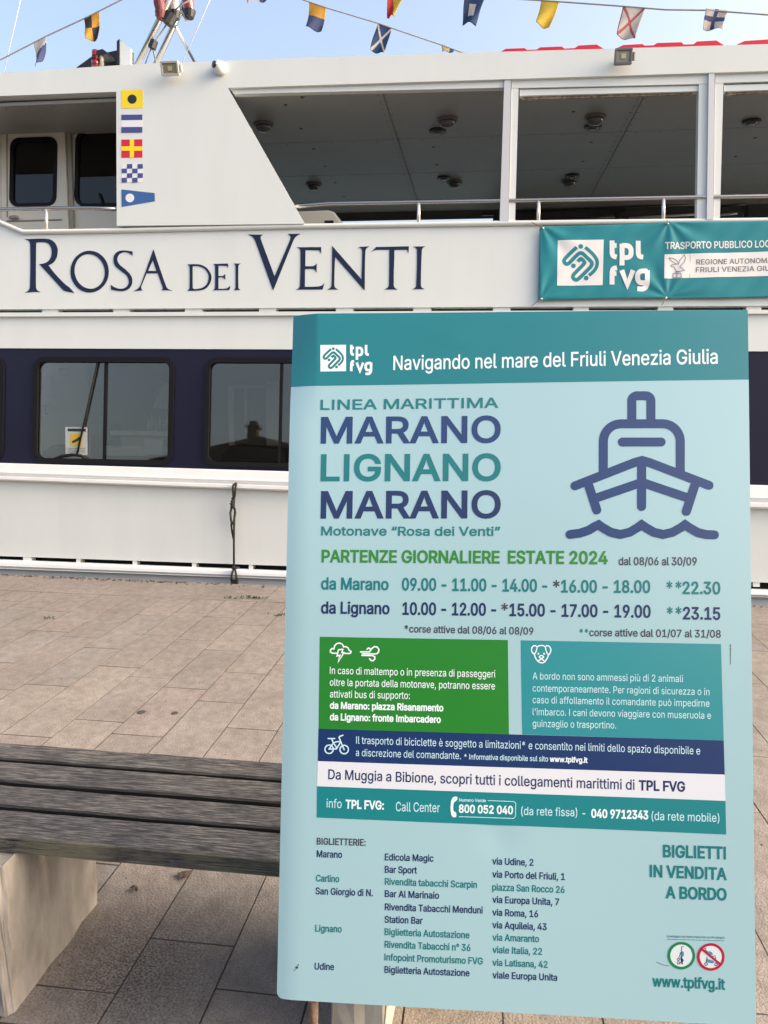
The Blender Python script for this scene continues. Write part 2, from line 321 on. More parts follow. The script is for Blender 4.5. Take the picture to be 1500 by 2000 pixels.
 90: (438, [[42,0,42,46,273,385,306,431,341,476,348,454,285,452,223,452,40,452,40,509,397,509,397,462,169,129,134,81,97,33,90,54,152,57,214,57,399,57,399,0]]),
 97: (389, [[160,-9,126,-5,94,5,68,22,48,45,35,73,30,108,34,138,43,161,58,179,78,193,125,211,178,220,234,227,265,235,273,243,276,255,276,257,273,279,267,297,256,311,240,322,220,329,196,331,171,329,149,322,118,301,100,274,41,291,57,322,79,346,104,364,133,375,163,382,194,384,239,379,286,360,306,343,322,320,333,290,337,251,337,0,277,0,277,52,272,52,252,25,215,1,190,-6], [170,45,202,49,228,59,248,74,263,93,272,115,276,138,276,190,259,182,231,176,200,171,175,168,134,159,117,150,103,139,95,124,92,105,94,87,102,72,114,61,130,52]]),
 98: (424, [[229,-8,198,-5,172,4,138,31,118,59,112,59,112,0,53,0,53,509,114,509,114,319,118,319,137,346,171,373,197,381,229,384,274,378,313,361,345,332,370,293,385,245,390,189,385,133,370,84,346,45,313,16,274,-2], [220,47,253,51,279,66,301,88,316,117,325,151,328,189,325,227,316,261,301,290,280,311,253,325,220,330,188,325,161,312,140,291,125,263,116,229,113,189,116,150,125,115,140,86,162,65,188,51]]),
 99: (396, [[207,-8,159,-2,117,16,82,46,56,85,40,133,34,187,40,243,56,291,82,330,117,360,159,378,207,384,260,377,305,356,340,322,362,277,303,262,290,289,270,311,242,325,207,330,173,325,145,310,124,287,108,258,99,224,96,187,99,151,108,117,124,89,145,66,173,51,207,46,243,52,271,66,292,89,304,117,363,102,354,78,341,56,306,21,261,-1]]),
 100: (424, [[195,-8,151,-2,111,16,79,45,55,84,39,133,34,189,39,245,55,293,79,332,112,361,151,378,196,384,228,381,253,373,287,346,306,319,311,319,311,509,372,509,372,0,313,0,313,59,307,59,287,31,252,4,227,-5], [205,47,236,51,263,65,284,86,299,115,309,150,312,189,309,229,300,263,284,291,263,312,237,325,205,330,172,325,145,311,124,290,108,261,99,227,96,189,99,151,109,117,124,88,145,66,172,51]]),
 101: (404, [[212,-8,161,-2,117,16,82,46,56,85,40,132,34,187,39,242,55,290,81,329,115,359,157,378,205,384,236,382,266,374,294,361,319,341,341,315,357,282,368,242,371,194,371,169,75,169,75,221,338,221,310,202,307,237,298,269,283,294,263,314,237,326,205,330,173,326,146,313,125,294,109,270,99,241,96,211,96,178,100,139,110,106,128,80,151,61,179,50,212,46,254,53,285,73,306,105,365,91,353,63,335,39,311,19,283,4,249,-5]]),
 102: (254, [[228,379,228,327,6,327,6,379], [81,0,81,432,84,461,96,486,113,505,135,519,161,527,187,530,222,527,243,521,227,468,215,472,195,474,171,470,154,460,145,443,142,419,142,0]]),
 103: (425, [[207,-151,168,-148,134,-140,105,-127,82,-110,64,-91,51,-69,101,-41,122,-66,154,-88,178,-95,207,-97,249,-92,282,-75,298,-58,308,-34,311,-6,311,68,306,68,287,41,252,16,227,8,195,5,152,10,113,27,80,53,55,90,39,136,34,191,39,246,55,293,80,332,112,361,152,378,196,384,228,382,253,373,288,346,308,319,313,319,313,379,372,379,372,-9,367,-54,350,-90,324,-117,291,-136,251,-147], [205,59,237,63,264,75,285,95,300,121,309,154,312,193,309,231,300,264,285,291,264,312,237,325,205,330,172,325,145,312,124,290,109,262,99,229,96,193,99,155,109,123,124,96,145,76,172,63]]),
 104: (410, [[114,227,114,0,53,0,53,509,114,509,114,287,102,287,124,332,152,362,187,379,227,384,264,380,295,369,321,349,341,321,353,285,357,240,357,0,296,0,296,235,290,275,273,304,246,323,210,329,184,326,161,317,141,303,126,283,117,257]]),
 105: (167, [[53,0,53,379,114,379,114,0], [84,443,67,446,54,455,44,468,41,483,44,499,54,512,67,521,84,524,100,521,114,512,123,499,126,483,123,468,114,455,100,446]]),
 106: (167, [[53,379,114,379,114,-30,111,-63,102,-90,86,-113,65,-129,37,-139,4,-143,-10,-143,-10,-87,2,-87,25,-83,40,-72,50,-54,53,-29], [83,443,67,446,53,455,44,468,41,483,44,499,53,512,67,521,83,524,100,521,114,512,123,499,126,483,123,468,114,455,100,446]]),
 107: (381, [[110,137,110,212,121,212,284,379,360,379,184,199,177,199], [53,0,53,509,114,509,114,0], [294,0,148,186,191,229,372,0]]),
 108: (189, [[139,-2,101,3,74,20,58,47,53,84,53,509,114,509,114,99,115,77,120,62,130,54,146,52,160,53,170,54,181,3,162,-1]]),
 109: (610, [[53,0,53,379,112,379,112,295,108,295,118,323,132,346,151,363,172,376,195,384,219,386,257,380,287,361,309,331,321,295,312,295,322,321,337,343,357,361,381,375,407,383,437,386,468,383,497,372,522,354,541,328,553,296,557,255,557,0,496,0,496,254,490,289,473,313,447,326,419,330,395,328,374,320,358,307,345,290,338,270,335,247,335,0,274,0,274,260,269,288,253,311,229,326,199,330,178,328,158,320,140,307,126,289,117,266,114,238,114,0]]),
 110: (410, [[114,227,114,0,53,0,53,379,112,379,112,287,102,287,124,332,152,362,187,379,227,384,264,380,295,369,321,349,341,321,353,285,357,240,357,0,296,0,296,235,290,275,273,304,246,323,210,329,184,326,161,317,141,303,126,283,117,257]]),
 111: (415, [[207,-8,159,-2,117,16,82,46,56,85,40,133,34,187,40,243,56,291,82,330,117,360,159,378,207,384,256,378,299,360,333,330,359,291,376,243,381,187,376,133,359,85,333,46,299,16,256,-2], [207,46,242,51,270,66,292,89,307,117,316,151,319,187,316,224,307,258,292,287,270,310,242,325,207,330,173,325,145,310,124,287,108,258,99,224,96,187,99,151,108,117,124,89,145,66,173,51]]),
 112: (424, [[53,-143,53,379,112,379,112,319,118,319,137,346,171,373,197,381,229,384,274,378,313,361,345,332,370,293,385,245,390,189,385,133,370,84,346,45,313,16,274,-2,229,-8,198,-5,173,4,138,31,118,59,114,59,114,-143], [220,47,253,51,279,66,301,88,316,117,325,151,328,189,325,227,316,261,301,290,280,311,253,325,220,330,188,325,161,312,140,291,125,263,116,229,113,189,116,150,125,115,140,86,162,65,188,51]]),
 113: (424, [[372,-143,311,-143,311,59,306,59,287,31,252,4,227,-5,195,-8,151,-2,111,16,79,45,55,84,39,133,34,189,39,245,55,293,79,332,112,361,151,378,196,384,228,381,253,373,287,346,307,319,313,319,313,379,372,379], [205,47,236,51,263,65,284,86,299,115,309,150,312,189,309,229,300,263,284,291,263,312,237,325,205,330,172,325,145,311,124,290,108,261,99,227,96,189,99,151,109,117,124,88,145,66,172,51]]),
 114: (259, [[53,0,53,379,112,379,112,321,115,321,130,347,152,367,181,380,213,385,229,384,243,384,243,322,230,324,207,326,182,323,159,315,140,301,126,284,117,262,114,237,114,0]]),
 115: (365, [[182,-8,145,-5,112,3,84,18,62,38,45,63,36,94,94,107,105,79,124,60,150,49,181,45,217,50,244,62,262,81,268,103,265,121,254,136,237,147,212,155,149,170,104,186,72,208,53,237,47,274,51,305,65,332,87,354,115,370,149,381,187,384,223,381,254,372,279,358,299,339,314,316,324,290,268,277,258,298,243,316,219,328,187,333,156,329,131,317,114,299,109,277,112,258,124,243,144,232,172,223,229,209,275,194,306,171,325,142,331,107,326,75,312,47,290,24,260,6,223,-5]]),
 116: (227, [[204,379,204,327,6,327,6,379], [65,471,126,471,126,98,128,76,136,61,150,53,170,50,185,51,202,54,213,2,192,-3,168,-4,125,2,92,21,72,52,65,93]]),
 117: (410, [[182,-5,146,-1,115,11,89,31,69,59,57,95,53,139,53,379,114,379,114,144,119,105,137,75,164,56,200,50,226,53,249,62,268,77,283,97,293,122,296,153,296,379,357,379,357,0,298,0,298,92,307,92,286,47,257,17,222,0]]),
 118: (389, [[163,0,17,379,84,379,165,155,187,87,206,21,184,21,203,87,224,155,305,379,371,379,226,0]]),
 119: (567, [[138,0,23,379,87,379,133,214,154,137,175,41,165,41,186,135,206,214,252,379,316,379,362,214,382,136,402,41,391,41,413,135,434,214,480,379,545,379,429,0,368,0,319,172,305,225,291,280,277,338,291,338,277,280,263,225,248,172,199,0]]),
 120: (379, [[21,0,171,218,171,171,29,379,100,379,147,306,179,253,207,206,175,206,202,253,233,306,282,379,352,379,209,169,209,214,358,0,287,0,231,85,200,136,173,182,205,182,178,136,148,85,91,0]]),
 121: (389, [[47,-139,61,-86,71,-87,104,-89,118,-84,130,-74,141,-58,151,-36,163,-1,17,379,84,379,165,155,187,87,206,21,184,21,202,87,224,155,305,379,371,379,204,-58,177,-107,159,-124,139,-136,117,-143,91,-145,65,-143]]),
 122: (380, [[42,0,42,46,254,320,254,323,48,323,48,379,333,379,333,331,126,60,126,56,339,56,339,0]]),
 176: (316, [[158,283,128,287,101,298,77,316,59,340,47,367,43,397,47,428,59,455,77,479,101,497,128,509,158,513,188,509,216,497,239,479,257,455,269,428,273,397,269,367,257,340,239,316,216,298,188,287], [158,334,175,336,190,343,213,366,220,381,222,397,220,414,213,430,190,453,175,459,158,462,141,459,126,453,103,430,97,414,95,397,97,381,103,366,126,343,141,336]]),
 232: (404, [[212,-8,161,-2,117,16,82,46,56,85,40,132,34,187,39,242,55,290,81,329,115,359,157,378,205,384,236,382,266,374,294,361,319,341,341,315,357,282,368,242,371,194,371,169,75,169,75,221,338,221,310,202,307,237,298,269,283,294,263,314,237,326,205,330,173,326,146,313,125,294,109,270,99,241,96,211,96,178,100,139,110,106,128,80,151,61,179,50,212,46,254,53,285,73,306,105,365,91,353,63,335,39,311,19,283,4,249,-5], [180,429,114,529,182,529,230,429]]),
 233: (404, [[212,-8,161,-2,117,16,82,46,56,85,40,132,34,187,39,242,55,290,81,329,115,359,157,378,205,384,236,382,266,374,294,361,319,341,341,315,357,282,368,242,371,194,371,169,75,169,75,221,338,221,310,202,307,237,298,269,283,294,263,314,237,326,205,330,173,326,146,313,125,294,109,270,99,241,96,211,96,178,100,139,110,106,128,80,151,61,179,50,212,46,254,53,285,73,306,105,365,91,353,63,335,39,311,19,283,4,249,-5], [177,429,225,529,293,529,227,429]]),
 242: (415, [[207,-8,159,-2,117,16,82,46,56,85,40,133,34,187,40,243,56,291,82,330,117,360,159,378,207,384,256,378,299,360,333,330,359,291,376,243,381,187,376,133,359,85,333,46,299,16,256,-2], [207,46,242,51,270,66,292,89,307,117,316,151,319,187,316,224,307,258,292,287,270,310,242,325,207,330,173,325,145,310,124,287,108,258,99,224,96,187,99,151,108,117,124,89,145,66,173,51], [183,429,117,529,186,529,234,429]]),
 249: (410, [[182,-5,146,-1,115,11,89,31,69,59,57,95,53,139,53,379,114,379,114,144,119,105,137,75,164,56,200,50,226,53,249,62,268,77,283,97,293,122,296,153,296,379,357,379,357,0,298,0,298,92,307,92,286,47,257,17,222,0], [181,429,115,529,183,529,231,429]]),
 8220: (300, [[52,318,104,509,151,509,121,318], [175,318,228,509,274,509,244,318]]),
 8221: (300, [[52,318,82,509,151,509,98,318], [175,318,205,509,274,509,222,318]]),
 32: (188, []),
}
_GC = {}
def glyph(ch):
    """outline of one character -> (advance, loops, filled vertices, faces)"""
    if ch in _GC: return _GC[ch]
    adv, flat_loops = GLYPHS[ord(ch)]; loops = [[(n[i]/1000, n[i+1]/1000) for i in range(0, len(n), 2)] for n in flat_loops]
    V, Fc = [], []
    if loops:                       # contours may overlap: triangulate all, keep what lies inside, read the outline back
        pts = []; eds = []
        for L in loops:
            k = len(pts); n = len(L); pts += [Vector(p) for p in L]; eds += [(k+i, k+(i+1) % n) for i in range(n)]
        vo, eo, fo, *_r = delaunay_2d_cdt(pts, eds, [], 0, 1e-5)
        def wind(x, y):
            w = 0
            for L in loops:
                for i in range(len(L)):
                    (xa, ya), (xb, yb) = L[i-1], L[i]
                    if (ya <= y) != (yb <= y):
                        t = (y-ya)/(yb-ya)
                        if xa+t*(xb-xa) > x: w += 1 if yb > ya else -1
            return w
        V = [(v.x, v.y) for v in vo]
        for q in fo:
            cx = sum(V[i][0] for i in q)/len(q); cy = sum(V[i][1] for i in q)/len(q)
            if wind(cx, cy):
                ar = sum(V[q[i-1]][0]*V[q[i]][1]-V[q[i]][0]*V[q[i-1]][1] for i in range(len(q)))
                Fc.append(tuple(q) if ar > 0 else tuple(reversed(q)))
        E = {(q[i-1], q[i]) for q in Fc for i in range(len(q))}; nxt = {a: b for a, b in E if (b, a) not in E}; loops = []
        while nxt:
            a0 = next(iter(nxt)); L = []; a = a0
            while a in nxt: L.append(V[a]); a = nxt.pop(a)
            if len(L) > 2: loops.append(L)
    _GC[ch] = (adv/1000, loops, V, Fc); return _GC[ch]
def text_geo(s, width, cap, grow):
    """lettering fitted to width and cap height (x to the right, y up, from 0, 0); grow thickens every stroke by a ribbon along the outline
    -> list of (x, y, layer), faces"""
    x = 0; items = []; x0 = None; x1 = 0
    for ch in s:
        adv, loops, V, Fc = glyph(ch)
        if loops:
            xs_ = [p[0] for L in loops for p in L]; lo, hi = min(xs_)+x, max(xs_)+x
            if x0 is None: x0 = lo
            x1 = hi
        items.append((x, loops, V, Fc)); x += adv
    sy = (cap-grow)/CAP; sx = (width-grow)/(x1-x0); vs = []; fs = []
    for ox, loops, V, Fc in items:
        k = len(vs); vs += [((vx+ox-x0)*sx+grow/2, vy*sy+grow/2, 0) for vx, vy in V]; fs += [tuple(i+k for i in q) for q in Fc]
        if grow > 0 and loops:
            sgn = 1
            for L in loops:
                P = []
                for px_, py_ in L:
                    q = ((px_+ox-x0)*sx+grow/2, py_*sy+grow/2)
                    if not P or math.hypot(q[0]-P[-1][0], q[1]-P[-1][1]) > grow*.08: P.append(q)
                if math.hypot(P[0][0]-P[-1][0], P[0][1]-P[-1][1]) < grow*.08: P.pop()
                n = len(P); out = []
                for i in range(n):
                    a, b, c = P[i-1], P[i], P[(i+1) % n]
                    d1 = math.hypot(b[0]-a[0], b[1]-a[1]); d2 = math.hypot(c[0]-b[0], c[1]-b[1])
                    n1 = ((b[1]-a[1])/d1*sgn, -(b[0]-a[0])/d1*sgn); n2 = ((c[1]-b[1])/d2*sgn, -(c[0]-b[0])/d2*sgn)
                    m = (n1[0]+n2[0], n1[1]+n2[1]); l = math.hypot(*m) or 1e-9; m = (m[0]/l, m[1]/l); cc = max(.5, m[0]*n1[0]+m[1]*n1[1])
                    out.append((b[0]+m[0]*grow/2/cc, b[1]+m[1]*grow/2/cc))
                for i in range(n):
                    j = (i+1) % n; k = len(vs); z = 1+(i % 2)
                    vs += [(*P[i], z), (*P[j], z), (*out[j], z), (*out[i], z)]; fs.append((k, k+1, k+2, k+3) if sgn < 0 else (k+3, k+2, k+1, k))
    return vs, fs

# ------------------------------------------------------------------ the setting
def sheet(name, x0, y0, x1, y1, z, m, kind='structure'):
    o = link(name, mesh([(x0,y0,z),(x1,y0,z),(x1,y1,z),(x0,y1,z)], [(0,1,2,3)]), m); o['kind'] = kind; return o

def stone_mat():
    m = bpy.data.materials.new('quay_stone'); m.use_nodes = True; t = m.node_tree; b = t.nodes['Principled BSDF']
    N = t.nodes.new; Lk = t.links.new
    tc = N('ShaderNodeTexCoord'); geo = N('ShaderNodeNewGeometry'); oi = N('ShaderNodeObjectInfo')
    add = N('ShaderNodeVectorMath'); add.operation = 'ADD'; sc = N('ShaderNodeVectorMath'); sc.operation = 'SCALE'; sc.inputs['Scale'].default_value = 0.0
    big = N('ShaderNodeTexNoise'); big.inputs['Scale'].default_value = 2.2; big.inputs['Detail'].default_value = 6
    Lk(geo.outputs['Position'], big.inputs[0])
    mp = N('ShaderNodeMapping'); mp.inputs['Scale'].default_value = (1, .8, 1); mp.inputs['Rotation'].default_value = (0, 0, .5); Lk(geo.outputs['Position'], mp.inputs[0])
    mid = N('ShaderNodeTexNoise'); mid.inputs['Scale'].default_value = 17; mid.inputs['Detail'].default_value = 9; mid.inputs['Roughness'].default_value = .68
    Lk(mp.outputs[0], mid.inputs[0])
    fine = N('ShaderNodeTexNoise'); fine.inputs['Scale'].default_value = 160; fine.inputs['Detail'].default_value = 3; Lk(geo.outputs['Position'], fine.inputs[0])
    r1 = N('ShaderNodeValToRGB'); Lk(big.outputs[0], r1.inputs[0])
    r1.color_ramp.elements[0].color = (.222, .200, .184, 1); r1.color_ramp.elements[1].color = (.258, .234, .216, 1)
    r1.color_ramp.elements[0].position = .35; r1.color_ramp.elements[1].position = .65
    r2 = N('ShaderNodeValToRGB'); Lk(mid.outputs[0], r2.inputs[0])
    r2.color_ramp.elements[0].color = (.58, .55, .52, 1); r2.color_ramp.elements[1].color = (1.12, 1.12, 1.12, 1)
    r2.color_ramp.elements[0].position = .34; r2.color_ramp.elements[1].position = .62
    m1 = N('ShaderNodeMixRGB'); m1.blend_type = 'MULTIPLY'; m1.inputs[0].default_value = .58; Lk(r1.outputs[0], m1.inputs[1]); Lk(r2.outputs[0], m1.inputs[2])
    rr = N('ShaderNodeValToRGB'); Lk(oi.outputs['Random'], rr.inputs[0]); rr.color_ramp.interpolation = 'CONSTANT'
    cols = [(1, .98, .95), (.90, .90, .89), (1.05, 1.01, .97), (.95, .92, .90), (1.0, .95, .94), (.93, .95, .96), (1.08, 1.05, 1.01), (.98, .97, .95)]
    e = rr.color_ramp.elements; e[0].color = (*cols[0], 1); e[1].position = 1/8; e[1].color = (*cols[1], 1)
    for k in range(2, 8):
        q = e.new(k/8); q.color = (*cols[k], 1)
    m2 = N('ShaderNodeMixRGB'); m2.blend_type = 'MULTIPLY'; m2.inputs[0].default_value = .8; Lk(m1.outputs[0], m2.inputs[1]); Lk(rr.outputs[0], m2.inputs[2])
    # pits and dark speckle, gathered in patches
    vor = N('ShaderNodeTexNoise'); vor.inputs['Scale'].default_value = 130; vor.inputs['Detail'].default_value = 2; Lk(geo.outputs['Position'], vor.inputs[0])
    rv = N('ShaderNodeValToRGB'); rv.color_ramp.elements[0].position = .62; rv.color_ramp.elements[1].position = .70
    Lk(vor.outputs[0], rv.inputs[0])
    pat = N('ShaderNodeTexNoise'); pat.inputs['Scale'].default_value = 2.6; pat.inputs['Detail'].default_value = 3; Lk(geo.outputs['Position'], pat.inputs[0])
    rp = N('ShaderNodeValToRGB'); rp.color_ramp.elements[0].position = .47; rp.color_ramp.elements[1].position = .7; Lk(pat.outputs[0], rp.inputs[0])
    mu = N('ShaderNodeMath'); mu.operation = 'MULTIPLY'; Lk(rv.outputs[0], mu.inputs[0]); Lk(rp.outputs[0], mu.inputs[1])
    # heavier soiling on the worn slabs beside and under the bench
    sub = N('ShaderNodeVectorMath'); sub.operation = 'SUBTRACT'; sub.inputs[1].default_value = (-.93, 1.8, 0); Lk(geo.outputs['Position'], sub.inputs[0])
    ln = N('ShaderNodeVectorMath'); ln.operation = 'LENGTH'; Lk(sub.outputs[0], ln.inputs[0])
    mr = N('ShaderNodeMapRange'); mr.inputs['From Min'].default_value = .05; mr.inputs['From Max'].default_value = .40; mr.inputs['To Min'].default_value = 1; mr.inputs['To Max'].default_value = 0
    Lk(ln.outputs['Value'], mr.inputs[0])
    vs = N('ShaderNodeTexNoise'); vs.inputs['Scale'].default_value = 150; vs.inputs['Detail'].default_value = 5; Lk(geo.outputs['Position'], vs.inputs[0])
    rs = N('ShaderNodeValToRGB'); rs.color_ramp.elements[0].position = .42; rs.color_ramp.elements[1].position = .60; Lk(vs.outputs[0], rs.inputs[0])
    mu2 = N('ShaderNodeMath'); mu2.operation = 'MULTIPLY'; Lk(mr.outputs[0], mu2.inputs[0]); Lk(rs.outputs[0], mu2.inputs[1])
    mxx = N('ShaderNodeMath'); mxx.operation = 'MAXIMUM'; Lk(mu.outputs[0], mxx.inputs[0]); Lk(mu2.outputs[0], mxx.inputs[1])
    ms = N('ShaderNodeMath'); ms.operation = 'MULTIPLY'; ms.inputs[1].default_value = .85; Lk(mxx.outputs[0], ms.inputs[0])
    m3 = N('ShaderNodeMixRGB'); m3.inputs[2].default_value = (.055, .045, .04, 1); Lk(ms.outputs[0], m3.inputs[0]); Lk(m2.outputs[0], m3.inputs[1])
    mf = N('ShaderNodeMixRGB'); mf.blend_type = 'MULTIPLY'; mf.inputs[0].default_value = .5
    rf = N('ShaderNodeValToRGB'); rf.color_ramp.elements[0].position = .3; rf.color_ramp.elements[0].color = (.5, .48, .46, 1); rf.color_ramp.elements[1].position = .6; rf.color_ramp.elements[1].color = (1.1, 1.1, 1.1, 1)
    Lk(fine.outputs[0], rf.inputs[0]); Lk(m3.outputs[0], mf.inputs[1]); Lk(rf.outputs[0], mf.inputs[2])
    Lk(mf.outputs[0], b.inputs['Base Color']); b.inputs['Roughness'].default_value = .78; b.inputs['Specular IOR Level'].default_value = .25
    bp = N('ShaderNodeBump'); bp.inputs['Strength'].default_value = .5; bp.inputs['Distance'].default_value = .006
    ad = N('ShaderNodeMath'); Lk(mid.outputs[0], ad.inputs[0]); Lk(vor.outputs[0], ad.inputs[1]); Lk(ad.outputs[0], bp.inputs['Height']); Lk(bp.outputs[0], b.inputs['Normal'])
    return m
STONE = stone_mat()
JOINT = mat('joint_dirt', (.045, .038, .032), .95, noise=.4, nscale=60)
ASPH = mat('dark_asphalt', (.05, .05, .05), .9, noise=.4, nscale=120, bump=.8, bscale=200)
QWALL = mat('quay_wall_stone', (.2, .18, .15), .9, noise=.4, nscale=6, bump=.6, bscale=20)

EDGE = 6.13
qb = MB_(); qb.box((-60, 1.56, -2.5), (60, EDGE-.01, -.0012)); qb.box((-60, -60, -2.5), (60, 1.56, -.03)); quay = qb.build('quay', JOINT); quay['kind'] = 'structure'
sheet('asphalt_road', -60, -60, 60, 1.575, -.012, ASPH)

def slab(name, x0, y0, x1, y1, top=0.0, g=.0027, ch=.0004, jit=0.0, depth=.028):
    """one paving stone with a chamfered, slightly uneven top"""
    e = [random.uniform(-jit, jit) for _ in range(4)]
    a, b, c, d = x0+g, y0+g, x1-g, y1-g
    tz = [top + random.uniform(-.0012, .0012) for _ in range(4)]
    P = [(a, b), (c, b), (c, d), (a, d)]; s = [(1, 1), (-1, 1), (-1, -1), (1, -1)]
    v = [(x, y, top-depth) for x, y in P] + [(x, y, tz[i]-ch) for i, (x, y) in enumerate(P)] + [(x+s[i][0]*ch, y+s[i][1]*ch, tz[i]) for i, (x, y) in enumerate(P)]
    f = [(8, 9, 10, 11)]
    for i in range(4):
        j = (i+1) % 4; f += [(i, j, 4+j, 4+i), (4+i, 4+j, 8+j, 8+i)]
    cx, cy = (a+c)/2, (b+d)/2
    me = mesh([(x-cx, y-cy, z) for x, y, z in v], f); me.materials.append(STONE)
    o = bpy.data.objects.new(name, me); COL.objects.link(o); o.parent = quay; o.location = (cx, cy, 0); return o
known = {-5: [3.34, 3.93, 2.75, 4.62, 5.15, 2.2], -4: [3.215, 3.81, 4.45, 5.0, 2.6, 2.0], -3: [3.655, 4.085, 4.9, 2.9, 2.25], -2: [3.36, 4.25, 4.95, 2.6, 1.715],
         -1: [1.93, 2.65, 3.6, 4.4, 5.1], 0: [1.77, 2.5, 3.3, 4.2, 4.9]}
n_slab = 0; RY0, RY1 = 1.585, 5.61
for k in range(-18, 16):
    x0 = -.675 + .259*k
    if k in known: ys = sorted(known[k])
    else:
        ys = []; y = RY0 + random.uniform(.25, .75)
        while y < RY1-.25: ys.append(y); y += random.uniform(.5, .95)
    ys = [RY0] + ys + [RY1]
    for a, b in zip(ys[:-1], ys[1:]):
        slab('paving_slab', x0, a, x0+.259, b); n_slab += 1
# coping stones along the edge of the quay
x = -8.0
while x < 8:
    w = random.uniform(1.1, 1.7); slab('coping_stone', x, RY1, x+w, EDGE, .0008, depth=.25, ch=.0006); x += w
# paving far to both sides, where single slabs no longer show
for (xa, xb) in ((-60, -.675-.259*18), (-.675+.259*16, 60)):
    sheet('pavement', xa, RY0, xb, EDGE, .0, STONE)

wm = bpy.data.materials.new('harbour_water'); wm.use_nodes = True; b_ = wm.node_tree.nodes['Principled BSDF']
b_.inputs['Base Color'].default_value = (.02, .045, .045, 1); b_.inputs['Roughness'].default_value = .08
wn = wm.node_tree.nodes.new('ShaderNodeTexNoise'); wn.inputs['Scale'].default_value = 1.5; wb = wm.node_tree.nodes.new('ShaderNodeBump'); wb.inputs['Strength'].default_value = .4
wt = wm.node_tree.nodes.new('ShaderNodeTexCoord'); wm.node_tree.links.new(wt.outputs['Object'], wn.inputs[0])
wm.node_tree.links.new(wn.outputs[0], wb.inputs['Height']); wm.node_tree.links.new(wb.outputs[0], b_.inputs['Normal'])
sheet('water', -3000, EDGE-.3, 3000, 4000, -1.1, wm)
sheet('ground', -3000, -3000, 3000, -60, -.05, ASPH)

# ------------------------------------------------------------------ the ferry
ferry = empty('ferry', (0, 7.5, -1.1), 'white two-deck passenger ferry with a navy window band moored along the stone quay', 'ferry')
LX, RX = -1500, 2600                # how far the hull runs on past the picture (in picture columns)
def ext(x0, y0, x1, y1):            # straight edge run on to both sides
    s = (y1-y0)/(x1-x0); return (LX, y0+s*(LX-x0)), (RX, y0+s*(RX-x0))
roof_t = ((LX, 210), (RX, 57)); fas_bl = ext(0, 187.5, 226, 179); fas_br = ext(750, 162, 1500, 138.5)
# fascia and sloping side panel are one moulding
body = [roof_t[0], (0, 142), (260, 125.7), (500, 116), (750, 107.5), (1125, 96.8), (1500, 86), roof_t[1], fas_br[1], (445, 171.5), (595, 437), (228, 441), (227, 179), fas_bl[0]]
plate('roof_fascia', [sidepts(body, .06)], .06, .10, WHITE, ferry, bevel=.008)
# light frame under the fascia, round each opening
plate('window_lintel', [sidepts([(450, 172.5), (984, 155.5), (984, 171), (456, 183.5)], .035)], .035, .05, WHITE, ferry, bevel=.004)
def bay(x0, x1, x0b, x1b, yt0, yt1, yb0, yb1):
    plate('window_lintel', [sidepts([(x0, yt0), (x1, yt1), (x1, yb1), (x0, yb0)], .035)], .035, .05, WHITE, ferry, bevel=.004)
bay(999, 1384, 0, 0, 155.3, 143, 172, 163.5)
bay(1397, 2200, 0, 0, 142.5, 117, 162, 136)
BLIND = mat('dirty_white_blind', (.66, .63, .58), .6, noise=.35, nscale=14, stretch=(1, 1, .3))
DIRT = mat('mildewed_canvas', (.35, .29, .22), .8, col2=(.06, .05, .04), nscale=30)
for pts, low in (([(1015, 175), (1364, 167), (1364, 178), (1015, 187)], [(1020, 187), (1360, 178.5), (1345, 184), (1250, 188), (1100, 192), (1020, 195)]),
                 ([(1414, 166), (2150, 146), (2150, 157), (1414, 178)], [(1416, 178), (2150, 157.5), (2150, 163), (1460, 183), (1420, 187)])):
    p = plate('rolled_blind', [sidepts(pts, .02)], .02, .05, WHITE, ferry, bevel=.006)
    plate('blind_hem', [sidepts(low, .0)], .0, .012, DIRT, p)
# posts between the openings
def post(pts, d, m, name='deck_post', th=.07): plate(name, [sidepts(pts, d)], d, th, m, ferry, bevel=.004)
post([(985, 156), (998, 155.5), (993, 433), (976, 433)], .05, ALU)
post([(998.5, 172), (1013, 172), (1006, 433), (993.5, 433)], .032, WHITE)
post([(1365, 164), (1384.5, 163.5), (1380, 429), (1361, 429)], .032, WHITE)
post([(1384.5, 143), (1396, 142.5), (1393, 429), (1380.5, 429)], .055, ALU, th=.09)
post([(1396.5, 162), (1413, 161.5), (1406, 429), (1393.5, 429)], .032, WHITE)
for xq in (1800, 2180):
    post([(xq, 134-(xq-1800)*.033), (xq+30, 133-(xq-1800)*.033), (xq+20, 424), (xq-10, 424)], .045, WHITE)

# bulwark with the name, cap rail
cap_top = [(LX, 432-.0), (-2, 432), (48, 451.5), (595, 438), (840, 438.5), (1500, 428)]
cap_l = (LX, 431)
bul = [(LX, 431), (0, 432), (48, 452), (595, 440), (1500, 429), (RX, 414), (RX, 592), (1500, 597), (560, 601), (0, 604), (LX, 606)]
plate('bulwark', [sidepts(bul, .02)], .02, .08, WHITE, ferry, bevel=.006)
capm = MB_()
cpts = [side3(x, y, .03) for x, y in ((-600, 433), (0, 434), (46, 453.5), (200, 451), (595, 442), (1000, 436), (1500, 430.5), (2200, 419))]
capm.tube(cpts, .022, 10); capm.build('cap_rail', WHITE, ferry, smooth=True)
